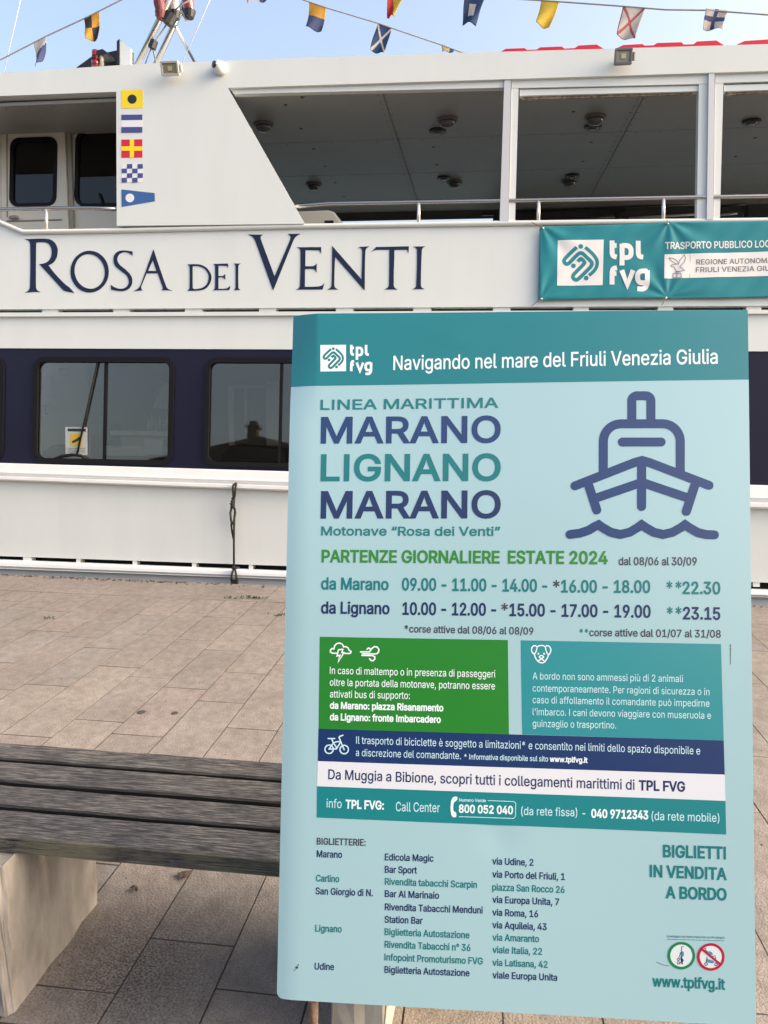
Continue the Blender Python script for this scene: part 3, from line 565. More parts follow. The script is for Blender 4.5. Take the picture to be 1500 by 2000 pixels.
# slot under the bulwark with white blocks, then the ledge
plate('slot_shadow_gap', [sidepts([(LX, 600), (RX, 585), (RX, 640), (LX, 640)], -.12)], -.12, .02, BLACK, ferry)
for x0, x1 in ((-60, -28), (82, 113), (221, 252), (361, 395), (506, 539), (656, 690), (807, 842), (963, 997), (1120, 1150), (1285, 1315), (1458, 1487), (1640, 1672)):
    yb = 604 - x0*.0035
    plate('spacer_block', [sidepts([(x0, yb-4), (x1, yb-4.1), (x1, yb+9), (x0, yb+9)], .0)], .0, .09, WHITE, ferry, bevel=.003)
lt = ext(0, 610.5, 1500, 605)
plate('ledge', [sidepts([lt[0], lt[1], (lt[1][0], lt[1][1]+7), (lt[0][0], lt[0][1]+8)], .05)], .05, .17, WHITE, ferry, bevel=.006)
bt = ext(0, 680, 1463, 686); bb = ext(0, 904, 1463, 946.5)
lt2 = ((LX, lt[0][1]+8.3), (RX, lt[1][1]+7.3))
plate('topside_panel', [sidepts([lt2[0], lt2[1], bt[1], bt[0]], .02)], .02, .06, WHITE, ferry)

# navy band with window openings
wins = []
wu = [side(77, 708)[0], side(333, 708)[0]]; wz = [side(205, 897)[1], side(205, 708)[1]]
u2 = side(412, 708)[0]; pitch = u2 - wu[0]
k_ok = []
for k in range(-5, 8):
    a, b = wu[0]+pitch*k, wu[1]+pitch*k
    if b > side(1440, 800)[0] and a < side(1560, 800)[0]: continue      # plain panel where the photograph shows none
    k_ok.append(k); wins.append((a, b))
holes = [rrect(a-.012, wz[0]-.012, b+.012, wz[1]+.012, .075) for a, b in wins]
plate('window_band', [sidepts([bt[0], bt[1], bb[1], bb[0]], .01)] + holes, .01, .05, NAVY, ferry)
FRAME = mat('window_gasket_black', (.006, .006, .007), .55, spec=.2)
for k, (a, b) in zip(k_ok, wins):
    wobj = plate('cabin_window', [rrect(a-.045, wz[0]-.045, b+.045, wz[1]+.045, .105), rrect(a, wz[0], b, wz[1], .065)], .028, .05, FRAME, ferry, bevel=.004)
    plate('pane', [rrect(a-.005, wz[0]-.005, b+.005, wz[1]+.005, .06)], .0, .006, GLASS, wobj)
    mu = a + (b-a)*.515
    plate('mullion', [[(mu-.012, wz[0]), (mu+.012, wz[0]), (mu+.012, wz[1]), (mu-.012, wz[1])]], .012, .012, FRAME, wobj)

# rub rails and lower hull
def rail_profile(name, l0, l1, prof, m, bevel=0.0):
    """moulding run along the side: prof = (fraction down the strip, depth)"""
    A = [(l0[0], l0[1]), (l1[0], l1[1])]
    v = []; f = []
    for e in (0, 1):
        top, bot = A[0][e], A[1][e]
        t0 = side(*top); b0 = side(*bot)
        for fr, d in prof:
            w = t0[1] + (b0[1]-t0[1])*fr
            v.append(BO + Vector((t0[0], 0, 0)) + BU*w + BN*d)
    n = len(prof)
    for i in range(n-1): f.append((i, n+i, n+i+1, i+1))
    return link(name, mesh(v, f), m, ferry, smooth=False)
r1t = bb; r1b = ext(0, 938.5, 562, 959.5)
rail_profile('upper_rub_rail', r1t, r1b, [(0, .0), (.02, .05), (.1, .085), (.55, .095), (.68, .075), (.72, .07), (.78, .10), (.92, .10), (1.0, .075), (1.0, .0)], RUBW)
r2t = ext(0, 1092, 562, 1114); r2b = ext(0, 1110, 562, 1131)
ht = ext(0, 938, 562, 959); hb = ext(0, 1086, 562, 1105.5)
plate('hull_side', [sidepts([ht[0], ht[1], hb[1], hb[0]], .03)], .03, .06, HULLW, ferry)
rail_profile('lower_rub_rail', r2t, r2b, [(0, .0), (0, .07), (.15, .10), (.6, .105), (.8, .09), (.82, .085), (.9, .09), (1, .06), (1, 0)], RUBW)
gp = ((LX, hb[0][1]-4), (RX, hb[1][1]-4)); gq = ((LX, r2t[0][1]+3), (RX, r2t[1][1]+3))
plate('hull_slot_gap', [sidepts([gp[0], gp[1], gq[1], gq[0]], -.06)], -.06, .02, BLACK, ferry)
for x0, x1 in ((-80, -67), (45, 60), (149, 156), (259, 266), (375, 382), (486, 493), (606, 614), (735, 743), (870, 878), (1010, 1018), (1160, 1168), (1315, 1323), (1471, 1484)):
    yb = 1086 + x0*.0347
    plate('hull_spacer', [sidepts([(x0, yb-3), (x1, yb-3), (x1, yb+9), (x0, yb+9)], .02)], .02, .09, WHITE, ferry, bevel=.003)
HULLG = mat('hull_grey', (.60, .61, .62), .4, noise=.1, nscale=3)
wlow = side(0, 1110)[1]
plate('lower_hull', [[(side(*r2b[0])[0], side(*r2b[0])[1]+.02), (side(*r2b[1])[0], side(*r2b[1])[1]+.02), (side(*r2b[1])[0], -1.4), (side(*r2b[0])[0], -1.4)]], .02, .05, HULLG, ferry)

# decks, roof and far side
XL, XR = side(LX, 700)[0]+.1, side(RX, 700)[0]-.1
BEAM = 4.6
def at_w(w, d=0): return BO + BU*w + BN*d
zroof_c = side3(700, 177, 0).z            # underside of the upper deck's roof
zdeck = side3(700, 470, 0).z
Yn = BO.y + .35
m_ = MB_(); m_.box((XL, side3(700, 177, 0).y+.03, zroof_c+.06), (XR, Yn+BEAM, side3(700, 132, 0).z)); m_.build('roof', WHITE, ferry)
m_ = MB_(); m_.box((XL, Yn+.15, zdeck-.12), (XR, Yn+BEAM, zdeck-.03)); m_.build('upper_deck', mat('deck_grey', (.22, .22, .22), .7), ferry)
zc0, zc1 = side3(200, 897).z-.35, side3(200, 640).z
m_ = MB_(); m_.box((XL, Yn-.28, zc0-.1), (XR, Yn+BEAM, zc0)); m_.build('cabin_floor', mat('cabin_floor_grey', (.15, .14, .13), .6), ferry)
m_ = MB_(); m_.box((XL, Yn-.05, zc1), (XR, Yn+BEAM, zc1+.04)); m_.build('cabin_ceiling', mat('cabin_ceiling_white', (.6, .6, .58), .6), ferry)
# cabin far wall with windows that let daylight in
FY = Yn+BEAM
fm = fill([[(XL, -2.2), (XR, -2.2), (XR, zdeck+.05), (XL, zdeck+.05)]] + [rrect(a, zc0+.45, a+1.4, zc0+1.75, .08) for a in [XL+.6+1.6*i for i in range(int((XR-XL-2)/1.6))]], .05)
fm.transform(Matrix(((1,0,0,0),(0,0,-1,FY),(0,1,0,0),(0,0,0,1)))); link('far_hull_side', fm, mat('cabin_wall_grey', (.5, .5, .48), .6), ferry)
for xx in (XL, XR):
    m_ = MB_(); m_.box((xx-.04, Yn-.2, -2.2), (xx+.04, FY, zdeck)); m_.build('hull_end', HULLW, ferry)

# upper-deck ceiling: single panels with recessed joints
y_a = side3(700, 180).y + .02
seam_y = [y_a]
for py in (298, 341, 378): pass
seam_rows = [on_ground(950, 266, zroof_c).y, on_ground(950, 334, zroof_c).y]
seam_x = [on_ground(760, 220, zroof_c).x, on_ground(1225, 250, zroof_c).x]
stp = seam_x[1]-seam_x[0]
xs = [seam_x[0]+stp*k for k in range(-5, 5)]
yd = seam_rows[1]-seam_rows[0]
ys_ = [y_a, seam_rows[0], seam_rows[1], seam_rows[1]+yd, min(FY-.05, seam_rows[1]+2*yd)]
print('ceiling seams', seam_rows, seam_x, yd, zroof_c, FY)
for i in range(len(xs)-1):
    for j in range(len(ys_)-1):
        if ys_[j+1]-ys_[j] < .1: continue
        mm = MB_(); mm.box((xs[i]+.003, ys_[j]+.003, zroof_c), (xs[i+1]-.003, ys_[j+1]-.003, zroof_c+.03))
        mm.build('ceiling_panel', CEIL, ferry, bevel=.003)
# joint strips with screws
for xx in xs:
    mm = MB_(); mm.box((xx-.030, y_a, zroof_c-.003), (xx-.012, ys_[-1], zroof_c-.0005)); mm.build('ceiling_joint_strip', CEIL, ferry)
sc_ = MB_()
for xx in xs:
    for k in range(26):
        for sx in (-.05, .02): sc_.lathe((xx+sx, y_a+.1+k*.16, zroof_c-.002), [(.006, -.002), (.006, .001)], 6)
for yy in ys_[:-1]:
    for k in range(60):
        sc_.lathe((xs[0]+k*.24, yy+.05, zroof_c-.002), [(.006, -.002), (.006, .001)], 6)
o = sc_.build('ceiling_screws', CEILD, ferry); o['kind'] = 'stuff'
hl = MB_()
for px, py in ((558, 205), (588, 251), (613, 291), (635, 325), (655, 357), (847, 287), (853, 322), (1120, 218), (1155, 278), (1139, 315), (1475, 269), (1437, 306), (672, 384), (590, 190)):
    p = on_ground(px, py, zroof_c-.001); hl.lathe(p, [(.016, -.004), (.016, .001)], 10)
hl.build('ceiling_socket', CEILD, ferry)
def ceiling_lamp(px, py, z, r=.085, flat=False):
    p = on_ground(px, py, z)
    b = MB_(); b.lathe(p, [(r*1.15, 0), (r*1.15, -.018), (r*1.02, -.024)], 24); o = b.build('ceiling_lamp', CEILD if flat else mat('lamp_base_grey', (.12, .12, .12), .4), ferry, smooth=False)
    g = MB_()
    if flat: g.lathe(p+Vector((0, 0, -.020)), [(r*.7, 0), (r*.65, -.012), (r*.3, -.016)], 20)
    else: g.lathe(p+Vector((0, 0, -.024)), [(r*.9, 0), (r*.88, -.02), (r*.7, -.045), (r*.35, -.056)], 24)
    g.build('lamp_lens', LENS, o, smooth=True)
for px, py in ((515, 241), (613, 359), (874, 232), (888, 354), (1163, 227), (1112, 352)): ceiling_lamp(px, py, zroof_c, .088)
for px, py in ((855, 254), (868, 346), (1158, 246), (1118, 342), (1468, 236)): ceiling_lamp(px, py, zroof_c, .075, True)

# far side of the upper deck: dark roll-down screen over a low parapet, bright gap between
zs_b = on_depth(820, 429, FY).z; xg = on_depth(968, 420, FY).x
m_ = MB_(); m_.box((XL, FY, zs_b), (xg, FY+.02, zroof_c+.03)); m_.build('far_screen', CURTAIN, ferry)
m_ = MB_(); m_.box((xg, FY, on_depth(820, 470, FY).z), (XR, FY+.02, zroof_c+.03)); m_.build('far_screen', CURTAIN, ferry)
BARM = mat('dark_bar', (.02, .02, .02), .4)
for (a, b, r, m) in (((1010, 414), (1372, 399), .018, BARM), ((1010, 430), (1200, 424), .02, BARM), ((1228, 426), (1358, 419), .016, ALU), ((1404, 420), (1440, 417), .016, ALU), ((1404, 403), (1458, 399), .014, BARM)):
    m_ = MB_(); m_.tube([on_depth(*a, FY-.12), on_depth(*b, FY-.12)], r, 8); m_.build('far_rail', m, ferry, smooth=True)
for pts in ([(1192, 407), (1222, 407), (1222, 414), (1212, 415), (1210, 424), (1218, 432), (1196, 432), (1202, 424), (1202, 414), (1192, 413)],
            [(942, 414), (972, 410), (975, 434), (962, 434), (964, 420), (942, 420)], [(1450, 402), (1462, 400), (1462, 428), (1450, 428), (1456, 415)]):
    P = [on_depth(x, y, FY-.3) for x, y in pts]; n = len(P)
    v = [tuple(p) for p in P] + [tuple(p+Vector((0, .06, 0))) for p in P]
    f = [tuple(range(n)), tuple(range(2*n-1, n-1, -1))] + [(i, n+i, n+(i+1) % n, (i+1) % n) for i in range(n)]
    link('seat_bracket', mesh(v, f), BARM, ferry)
# cream locker behind the rail
yl = Yn+.9
P = [on_depth(x, y, yl) for x, y in ((560, 413), (640, 409.5), (652, 413), (658, 421), (672, 440), (560, 470))]
n = len(P); v = [tuple(p) for p in P]+[tuple(p+Vector((0, .5, 0))) for p in P]
link('locker', mesh(v, [tuple(range(n)), tuple(range(2*n-1, n-1, -1))]+[(i, n+i, n+(i+1) % n, (i+1) % n) for i in range(n)]), CREAM, ferry, bevel=.02)
p1 = on_depth(640, 434, yl-.02); m_ = MB_(); m_.box((p1.x-.03, p1.y-.02, p1.z-.05), (p1.x+.06, p1.y, p1.z+.012)); m_.build('locker_latch', BLACK, ferry)

# hand rails
def rail(pts, posts, foot):
    m_ = MB_(); m_.tube([side3(x, y, .03) for x, y in pts], .017, 12); o = m_.build('hand_rail', STEEL, ferry, smooth=True)
    for x, y in posts:
        m_ = MB_(); m_.tube([side3(x, y, .03), side3(x-.5, foot(x), .03)], .015, 10); m_.build('rail_post', mat('rail_post_steel', (.75, .75, .74), .3, metal=.6), o, smooth=True)
rail([(574, 404), (600, 401.5), (640, 398), (820, 395), (1052, 391), (1296, 386.5), (1500, 383), (1900, 375)], [(818, 395), (1052, 391), (1296, 386.5), (1560, 382)], lambda x: 438-(x-818)*.013)
rail([(-500, 412), (-120, 410), (0, 409), (120, 406.5), (180, 406.5), (227, 408.5)], [(91, 408), (-180, 411)], lambda x: 450)

# wheelhouse wall set back under the roof
WD = -.75
def wp(pts): return sidepts(pts, WD)
wl = [(LX+300, 300), (130, 249), (130, 470), (LX+300, 470)]
door_hole = smooth_hole = None
def px_rrect(x0, y0, x1, y1, r, d):
    a = side(x0, y1, d); b = side(x1, y0, d); s = (b[0]-a[0])/(x1-x0); return rrect(a[0], a[1], b[0], b[1], r*s)
dh = px_rrect(20, 268, 114, 405, 17, WD)
wh2 = px_rrect(146, 248, 330, 405, 22, WD-.05)
plate('wheelhouse_wall', [wp([(LX+300, 320), (2, 254.5), (2, 470), (LX+300, 470)])], WD, .05, CREAM, ferry)
door = plate('wheelhouse_door', [wp([(4, 254.5), (127, 250), (135, 470), (4, 470)]), dh], WD+.012, .05, CREAM, ferry, bevel=.004)
plate('window_gasket', [dh, px_rrect(27, 275, 107, 399, 12, WD)], WD+.022, .03, FRAME, door, bevel=.003)
plate('pane', [px_rrect(26, 274, 108, 400, 12, WD)], WD, .006, GLASSD, door)
p = side3(28, 425, WD+.03)
m_ = MB_(); m_.lathe(p, [(.01, 0), (.055, .0), (.06, .008), (.045, .018), (.01, .022)], 18, M=(MB @ Matrix.Diagonal((1, .33, 1)))); hn = m_.build('door_handle', STEEL, door, smooth=True)
plate('door_trim', [wp([(15, 432), (122, 429), (122, 431.5), (15, 434.5)])], WD+.020, .012, mat('trim_brown', (.25, .2, .15), .5), door)
plate('door_trim', [wp([(14, 262), (16, 262), (17, 425), (15, 425)])], WD+.018, .008, mat('trim_brown', (.25, .2, .15), .5), door)
plate('wheelhouse_corner', [sidepts([(129, 250), (136, 249.8), (143, 470), (136, 470)], WD)], WD-.01, .05, mat('corner_brown_grey', (.3, .28, .25), .5), ferry)  # narrow corner strip in brown grey
w2 = plate('wheelhouse_wall', [sidepts([(137, 247), (360, 241), (360, 470), (143, 470)], WD-.05), wh2], WD-.05, .05, CREAM, ferry)
g2 = plate('wheelhouse_window', [wh2, px_rrect(153, 255, 325, 399, 16, WD-.05)], WD-.035, .03, FRAME, ferry, bevel=.003)
plate('pane', [px_rrect(152, 254, 326, 400, 16, WD-.05)], WD-.055, .006, GLASSD, g2)
m_ = MB_(); m_.tube([side3(194, 378, WD-.04), side3(202, 400, WD-.04)], .012, 8); m_.build('wiper', BLACK, ferry)
# things faintly seen inside the wheelhouse
m_ = MB_(); q = [side3(x, y, WD-.35) for x, y in ((56, 376), (105, 395), (104, 400), (44, 400))]
m_.add([tuple(v) for v in q]+[tuple(v+Vector((0, .25, -.02))) for v in q], [(0,1,2,3),(7,6,5,4),(0,4,5,1),(1,5,6,2),(2,6,7,3),(3,7,4,0)]); m_.build('chart_table_papers', mat('paper_white', (.8, .8, .84), .6), ferry)
a = side3(-900, 300, WD-1.6); bq = side3(300, 460, WD-1.6)
m_ = MB_(); m_.box((a.x, a.y, bq.z-.2), (bq.x, a.y+.03, zroof_c)); m_.build('wheelhouse_back_wall', DARKGLASS_BK, ferry)
# soffit in front of the wheelhouse
zso = side3(110, 186, .0).z
ys0 = side3(110, 186, .0).y; a = side3(-800, 250, WD); 
m_ = MB_(); m_.box((XL, ys0, zso+.015), (side3(229, 200, 0).x, a.y+.35, zso+.05)); m_.build('soffit', mat('soffit_grey', (.40, .39, .37), .4), ferry)
p = on_ground(112, 205, zso+.015); m_ = MB_(); m_.lathe(p, [(.10, 0), (.10, -.014), (.09, -.02)], 24); o = m_.build('ceiling_lamp', ALU, ferry)
m_ = MB_(); m_.lathe(p+Vector((0, 0, -.02)), [(.08, 0), (.075, -.02), (.05, -.036), (.01, -.04)], 24); m_.build('lamp_lens', mat('lamp_lens_clear', (.4, .4, .4), .1), o, smooth=True)
# ---- name lettering, traced as filled shapes
def lettering(name, loops, ox, oy, s, m, parent, d=.0235):
    L = [[side(ox+x/s, oy+y/s, d) for x, y in smooth_loop(lp)] for lp in loops]
    return plate(name, L, d+.0005, .003, m, parent)
def ell(cx, cy, rx, ry, rot=0, n=40):
    c, s_ = math.cos(R_(rot)), math.sin(R_(rot)); out = []
    for k in range(n):
        a = 2*math.pi*k/n; x, y = rx*math.cos(a), ry*math.sin(a); out.append((cx+x*c-y*s_, cy+x*s_+y*c, 1))
    return out
c = 1
lettering('letter', [[(45,85,c),(270,83),(330,115),(360,170),(362,215),(350,270),(318,315),(272,340,c),(330,415),(430,520),(480,560),(525,610,c),(430,590),(400,565),(300,455),(185,330,c),(225,322),(265,305),(295,265),(305,210),(295,160),(265,125),(225,115),(152,117,c),(150,550),(160,580),(193,600,c),(120,600,c),(45,607,c),(80,585),(92,550),(95,140),(82,105)]], 40, 450, 5, LETTER, ferry)
lettering('letter', [ell(675,402,187,204,0), ell(675,400,147,171,-14)], 40, 450, 5, LETTER, ferry)
lettering('letter', [[(1095,205,c),(1093,245,c),(1060,222),(1010,212),(960,238),(945,285),(965,330),(1030,385),(1075,435),(1092,490),(1075,550),(1030,585),(970,592),(885,578,c),(882,530,c),(910,550),(960,568),(1010,565),(1045,540),(1058,495),(1035,440),(980,395),(925,345),(908,290),(920,235),(960,203),(1010,195)]], 40, 450, 5, LETTER, ferry)
lettering('letter', [[(1298,185,c),(1420,540),(1440,570),(1480,585,c),(1375,582,c),(1390,572),(1388,555),(1340,418,c),(1232,418,c),(1180,545),(1180,570),(1195,585,c),(1105,592,c),(1145,570),(1170,540)], [(1292,290,c),(1328,395,c),(1245,395,c)]], 40, 450, 5, LETTER, ferry)
lettering('letter', [[(95,398,c),(230,398),(310,430),(360,490),(378,550),(360,620),(310,680),(240,702),(95,707,c),(115,690),(122,660),(122,430),(112,410)], [(157,418,c),(220,418),(290,445),(335,500),(345,555),(330,620),(285,665),(230,682),(170,685),(157,670,c)]], 350, 450, 6, LETTER, ferry)
lettering('letter', [[(400,393,c),(572,388,c),(575,435,c),(560,415,c),(460,412,c),(460,533,c),(510,533),(540,512,c),(540,575,c),(515,552),(460,550,c),(458,685,c),(550,680),(600,650,c),(588,697,c),(398,700,c),(415,685),(420,660),(420,420),(412,403)]], 350, 450, 6, LETTER, ferry)
lettering('letter', [[(637,388,c),(720,388,c),(700,400),(693,420),(693,665),(700,685),(718,697,c),(635,697,c),(655,685),(660,660),(660,420),(655,400)]], 350, 450, 6, LETTER, ferry)
lettering('letter', [[(805,47,c),(980,50,c),(955,70),(955,100,c),(1118,540,c),(1300,110,c),(1305,75),(1275,42,c),(1420,38,c),(1370,70),(1340,110,c),(1105,695,c),(1095,690,c),(890,120,c),(860,75)]], 350, 450, 6, LETTER, ferry)
lettering('letter', [[(-3,183,c),(262,180,c),(262,250,c),(240,215,c),(92,212,c),(90,388,c),(170,388),(195,378),(215,358,c),(212,455,c),(195,428),(170,418),(88,418,c),(85,612,c),(230,608),(275,595),(298,570,c),(278,640,c),(-8,642,c),(20,625),(32,600),(38,225),(25,195)]], 580, 450, 5.556, LETTER, ferry)
lettering('letter', [[(383,168,c),(700,530,c),(708,230),(700,200),(670,180,c),(785,172,c),(755,195),(742,230),(735,645,c),(728,645,c),(413,285,c),(405,590),(415,620),(445,640,c),(330,640,c),(360,625),(375,600)]], 580, 450, 5.556, LETTER, ferry)
lettering('letter', [[(808,232,c),(860,180,c),(1215,172,c),(1210,245,c),(1195,210,c),(1058,210,c),(1050,590),(1060,620),(1090,640,c),(950,640,c),(985,620),(998,590),(1003,210,c),(870,210),(840,215)]], 580, 450, 5.556, LETTER, ferry)
lettering('letter', [[(1262,175,c),(1395,172,c),(1365,190),(1355,220),(1345,590),(1355,620),(1385,635,c),(1252,637,c),(1285,620),(1295,590),(1303,220),(1290,190)]], 580, 450, 5.556, LETTER, ferry)

# ---- signal-flag stickers on the sloping panel
CF = {k: mat('flag_'+k, lin(v), .4) for k, v in dict(yellow=(238, 210, 20), black=(30, 34, 42), blue=(66, 72, 130), white=(222, 222, 226), red=(198, 28, 52), steelblue=(52, 92, 150)).items()}
def sticker(name, cells, parent=ferry):
    """first cell is the ground of the sticker, the rest lie on it"""
    base = None
    for i, (pts, col) in enumerate(cells):
        d = .062 + .0012*min(i, 1) + (.0006 if i > 1 else 0)
        o = plate(name if i == 0 else 'flag_field', [sidepts(pts, d)], d, .001, CF[col], parent if i == 0 else base)
        if i == 0: base = o
    return base
def Q(x0, y0, x1, y1): return [(x0, y0), (x1, y0-.4), (x1, y1-.4), (x0, y1)]
def sub(x0, y0, x1, y1, a, b, c_, d_): return Q(x0+(x1-x0)*a, y0+(y1-y0)*b, x0+(x1-x0)*c_, y0+(y1-y0)*d_)
sticker('signal_flag_sticker', [(Q(237.5, 176, 279, 211.5), 'yellow'), ([(258+9*math.cos(a*.3142), 193.5+9*math.sin(a*.3142)) for a in range(20)], 'black')])
B_ = (237, 224, 278, 259); sticker('signal_flag_sticker', [(Q(*B_), 'white'), (sub(*B_, 0, 0, 1, .3), 'blue'), (sub(*B_, 0, .69, 1, 1), 'blue')])
B_ = (237, 272.5, 278, 308); sticker('signal_flag_sticker', [(Q(*B_), 'red'), (sub(*B_, .4, 0, .6, 1), 'yellow'), (sub(*B_, 0, .38, .4, .62), 'yellow'), (sub(*B_, .6, .38, 1, .62), 'yellow')])
B_ = (237.5, 320.5, 279, 356.5)
sticker('signal_flag_sticker', [(Q(*B_), 'white')] + [(sub(*B_, i/4, j/4, (i+1)/4, (j+1)/4), 'blue') for i in range(4) for j in range(4) if (i+j) % 2 == 1])
sticker('signal_flag_sticker', [([(237, 370), (302, 377), (302.5, 393), (237.5, 404)], 'steelblue'), ([(253.5+8.5*math.cos(a*.3142), 386.5+8.5*math.sin(a*.3142)) for a in range(20)], 'white')])

# ---- floodlights and camera on the fascia
def floodlight(px, py, w, h, tilt, body_col, lens_col):
    c0 = side3(px, py, .06); base = c0 + BN*.10
    M = MB @ Matrix.Rotation(R_(tilt), 3, 'X')
    def tb(mb, a, b):
        k = MB_(); k.box(a, b); mb.add([tuple(base + M @ Vector(q)) for q in k.v], k.f)
    m_ = MB_(); tb(m_, (-w/2, -h/2, -.03), (w/2, h/2, .0)); o = m_.build('floodlight', body_col, ferry, bevel=.008)
    m_ = MB_()
    for q in ((-w/2, -h/2, 0, w/2, -h/2+.018), (-w/2, h/2-.018, 0, w/2, h/2), (-w/2, -h/2+.018, 0, -w/2+.018, h/2-.018), (w/2-.018, -h/2+.018, 0, w/2, h/2-.018)):
        tb(m_, (q[0], q[1], .0005), (q[3], q[4], .016))
    m_.build('lamp_rim', body_col, o, bevel=.003)
    m_ = MB_(); tb(m_, (-w/2+.019, -h/2+.019, .0005), (w/2-.019, h/2-.019, .006)); m_.build('lamp_lens', lens_col, o)
    m_ = MB_(); tb(m_, (-.018, -.018, .0065), (.018, .018, .012)); m_.build('led_chip', mat('led_yellow', (.5, .45, .25), .4), o)
    m_ = MB_(); m_.tube([c0+Vector((0, 0, .03)), base-BN*.02+Vector((0, 0, .01))], .014, 8)
    m_.tube([base + M @ Vector((w/2+.015, -.03, -.01)), base + M @ Vector((w/2+.015, .03, -.01))], .012, 8); m_.build('lamp_bracket', body_col, o)
floodlight(341, 146, .165, .115, 24, mat('lamp_housing_pale', (.48, .48, .46), .4), mat('lamp_glass_buff', (.27, .265, .20), .12, coat=.5))
floodlight(1213, 124, .14, .12, 14, mat('lamp_housing_dark', (.14, .14, .135), .4), mat('lamp_glass_grey', (.24, .24, .21), .12, coat=.5))
c0 = side3(432, 136, .06)
m_ = MB_(); m_.lathe(c0, [(.055, 0), (.06, .02), (.05, .03)], 20, M=MB); sec = m_.build('security_camera', WHITE, ferry, smooth=True)
m_ = MB_(); m_.lathe(c0+BN*.04+Vector((-.01, 0, .0)), [(.01, -.05), (.035, -.042), (.052, -.02), (.055, 0), (.052, .02), (.035, .042), (.01, .05)], 20, M=MB @ Matrix.Rotation(R_(-35), 3, 'Y')); m_.build('camera_dome', WHITE, sec, smooth=True)
m_ = MB_(); m_.lathe(c0+BN*.065+Vector((-.035, -.01, .005)), [(.032, -.01), (.03, .012), (.015, .018)], 16, M=MB @ Matrix.Rotation(R_(-35), 3, 'Y')); m_.build('camera_lens', mat('lens_black', (.01, .01, .01), .1, coat=.8), sec, smooth=True)

# ---- port light in its black screen, white side board
def solid(pts, dist, th, name, m, parent=ferry, **k):
    P = [side3(x, y, dist) for x, y in pts]; n = len(P)
    v = [tuple(p) for p in P]+[tuple(p+Vector((0, th, 0))) for p in P]
    return link(name, mesh(v, [tuple(range(n)), tuple(range(2*n-1, n-1, -1))]+[(i, n+i, n+(i+1) % n, (i+1) % n) for i in range(n)]), m, parent, **k)
SCR = mat('screen_black', (.008, .009, .013), .5)
ls = solid([(146, 134), (182, 108), (229, 98), (229, 134)], -.42, .03, 'light_screen', SCR)
solid([(183, 104), (190, 98), (200, 95.5), (208, 101), (208, 106), (183, 108)], -.22, .16, 'light_hood', SCR, ls)
pc = side3(187, 131, -.25); pt = side3(187, 100, -.25)
m_ = MB_(); m_.tube([pc, pc.lerp(pt, .45)], .036, 16); m_.tube([pc.lerp(pt, .5), pt], .036, 16); m_.build('port_light', REDGLASS, ls, smooth=True)
m_ = MB_(); m_.tube([pc.lerp(pt, .44), pc.lerp(pt, .51)], .04, 16); m_.build('light_collar', SCR, ls)
pc = side3(199, 131, -.25); pt = side3(199, 101, -.25); m_ = MB_(); m_.tube([pc, pt], .02, 12); m_.build('light_tube', mat('buff_plastic', (.42, .38, .30), .4), ls, smooth=True)
solid([(228, 80), (233, 76), (233, 131), (228, 131)], -.2, .3, 'screen_edge', SCR, ls)
sb = solid([(233.5, 78), (256, 95), (256, 132), (233.5, 132)], -.21, .02, 'side_board', WHITE, ls)

# ---- mast of polished tube
MD = -1.3
def mp(x, y, d=MD): return side3(x, y, d)
mastm = MB_()
m_ = MB_(); m_.tube([mp(262, 140), mp(330, 0), mp(395, -135)], .033, 14); leg1 = m_.build('mast_tube', STEEL, ferry, smooth=True)
m_ = MB_(); m_.tube([mp(299, 138, MD-.5), mp(362, 0, MD-.5), mp(424, -135, MD-.5)], .033, 14); m_.build('mast_tube', STEEL, ferry, smooth=True)
m_ = MB_(); m_.tube([mp(337, 42, MD-.5), mp(386, 132, MD-1.4)], .018, 10); m_.tube([mp(333, 38, MD-.5), mp(340, 52, MD-.5)], .03, 10); m_.build('mast_strut', STEEL, ferry, smooth=True)
for a, b in (((306, 30), (342, 52)), ((318, 8), (350, 30)), ((352, -20), (376, -18))):
    m_ = MB_(); m_.tube([mp(*a), mp(*b, MD-.5)], .02, 10); m_.build('mast_rung', STEEL, ferry, smooth=True)
m_ = MB_(); m_.tube([mp(330, 40), mp(316, 62), mp(304, 78), mp(298, 92), mp(304, 120), mp(307, 132)], .008, 6); m_.tube([mp(298, 88), mp(290, 108), mp(282, 130)], .007, 6); m_.tube([mp(372, 0), mp(352, 10), mp(340, 22)], .008, 6); m_.build('mast_cable', mat('cable_grey', (.15, .15, .15), .6), ferry, smooth=True)
m_ = MB_(); m_.tube([mp(297, 95), mp(302, 80)], .04, 8); m_.tube([mp(326, 46), mp(336, 28)], .07, 10); m_.build('junction_box', SCR, ferry)
for (x, y0, y1, d, r, ms_) in ((314, 24, -12, MD+.05, .06, (DARKRED, DARKRED)), (342, 24, -10, MD-.2, .06, (mat('lamp_grey', (.35, .35, .36), .4), SCR)), (370, 22, -14, MD-.45, .07, (REDGLASS, SCR))):
    m_ = MB_(); m_.tube([mp(x, y0, d), mp(x-3, (y0+y1)/2, d), mp(x-4, y1, d)], [r*.85, r, r*.9], 14); o = m_.build('mast_light', ms_[0], ferry, smooth=False)
    for tp, rr0 in (([mp(x, y0+13, d), mp(x, y0, d)], [r*.7, r*1.05]), ([mp(x-4, y1, d), mp(x-5, y1-12, d)], [r*1.05, r*.6])):
        m_ = MB_(); m_.tube(tp, rr0, 12); m_.build('light_cap', ms_[1], o)
m_ = MB_(); m_.tube([mp(355, 22, MD-.45), mp(366, 42, MD-.45)], .02, 8); m_.build('light_arm', STEEL, ferry)

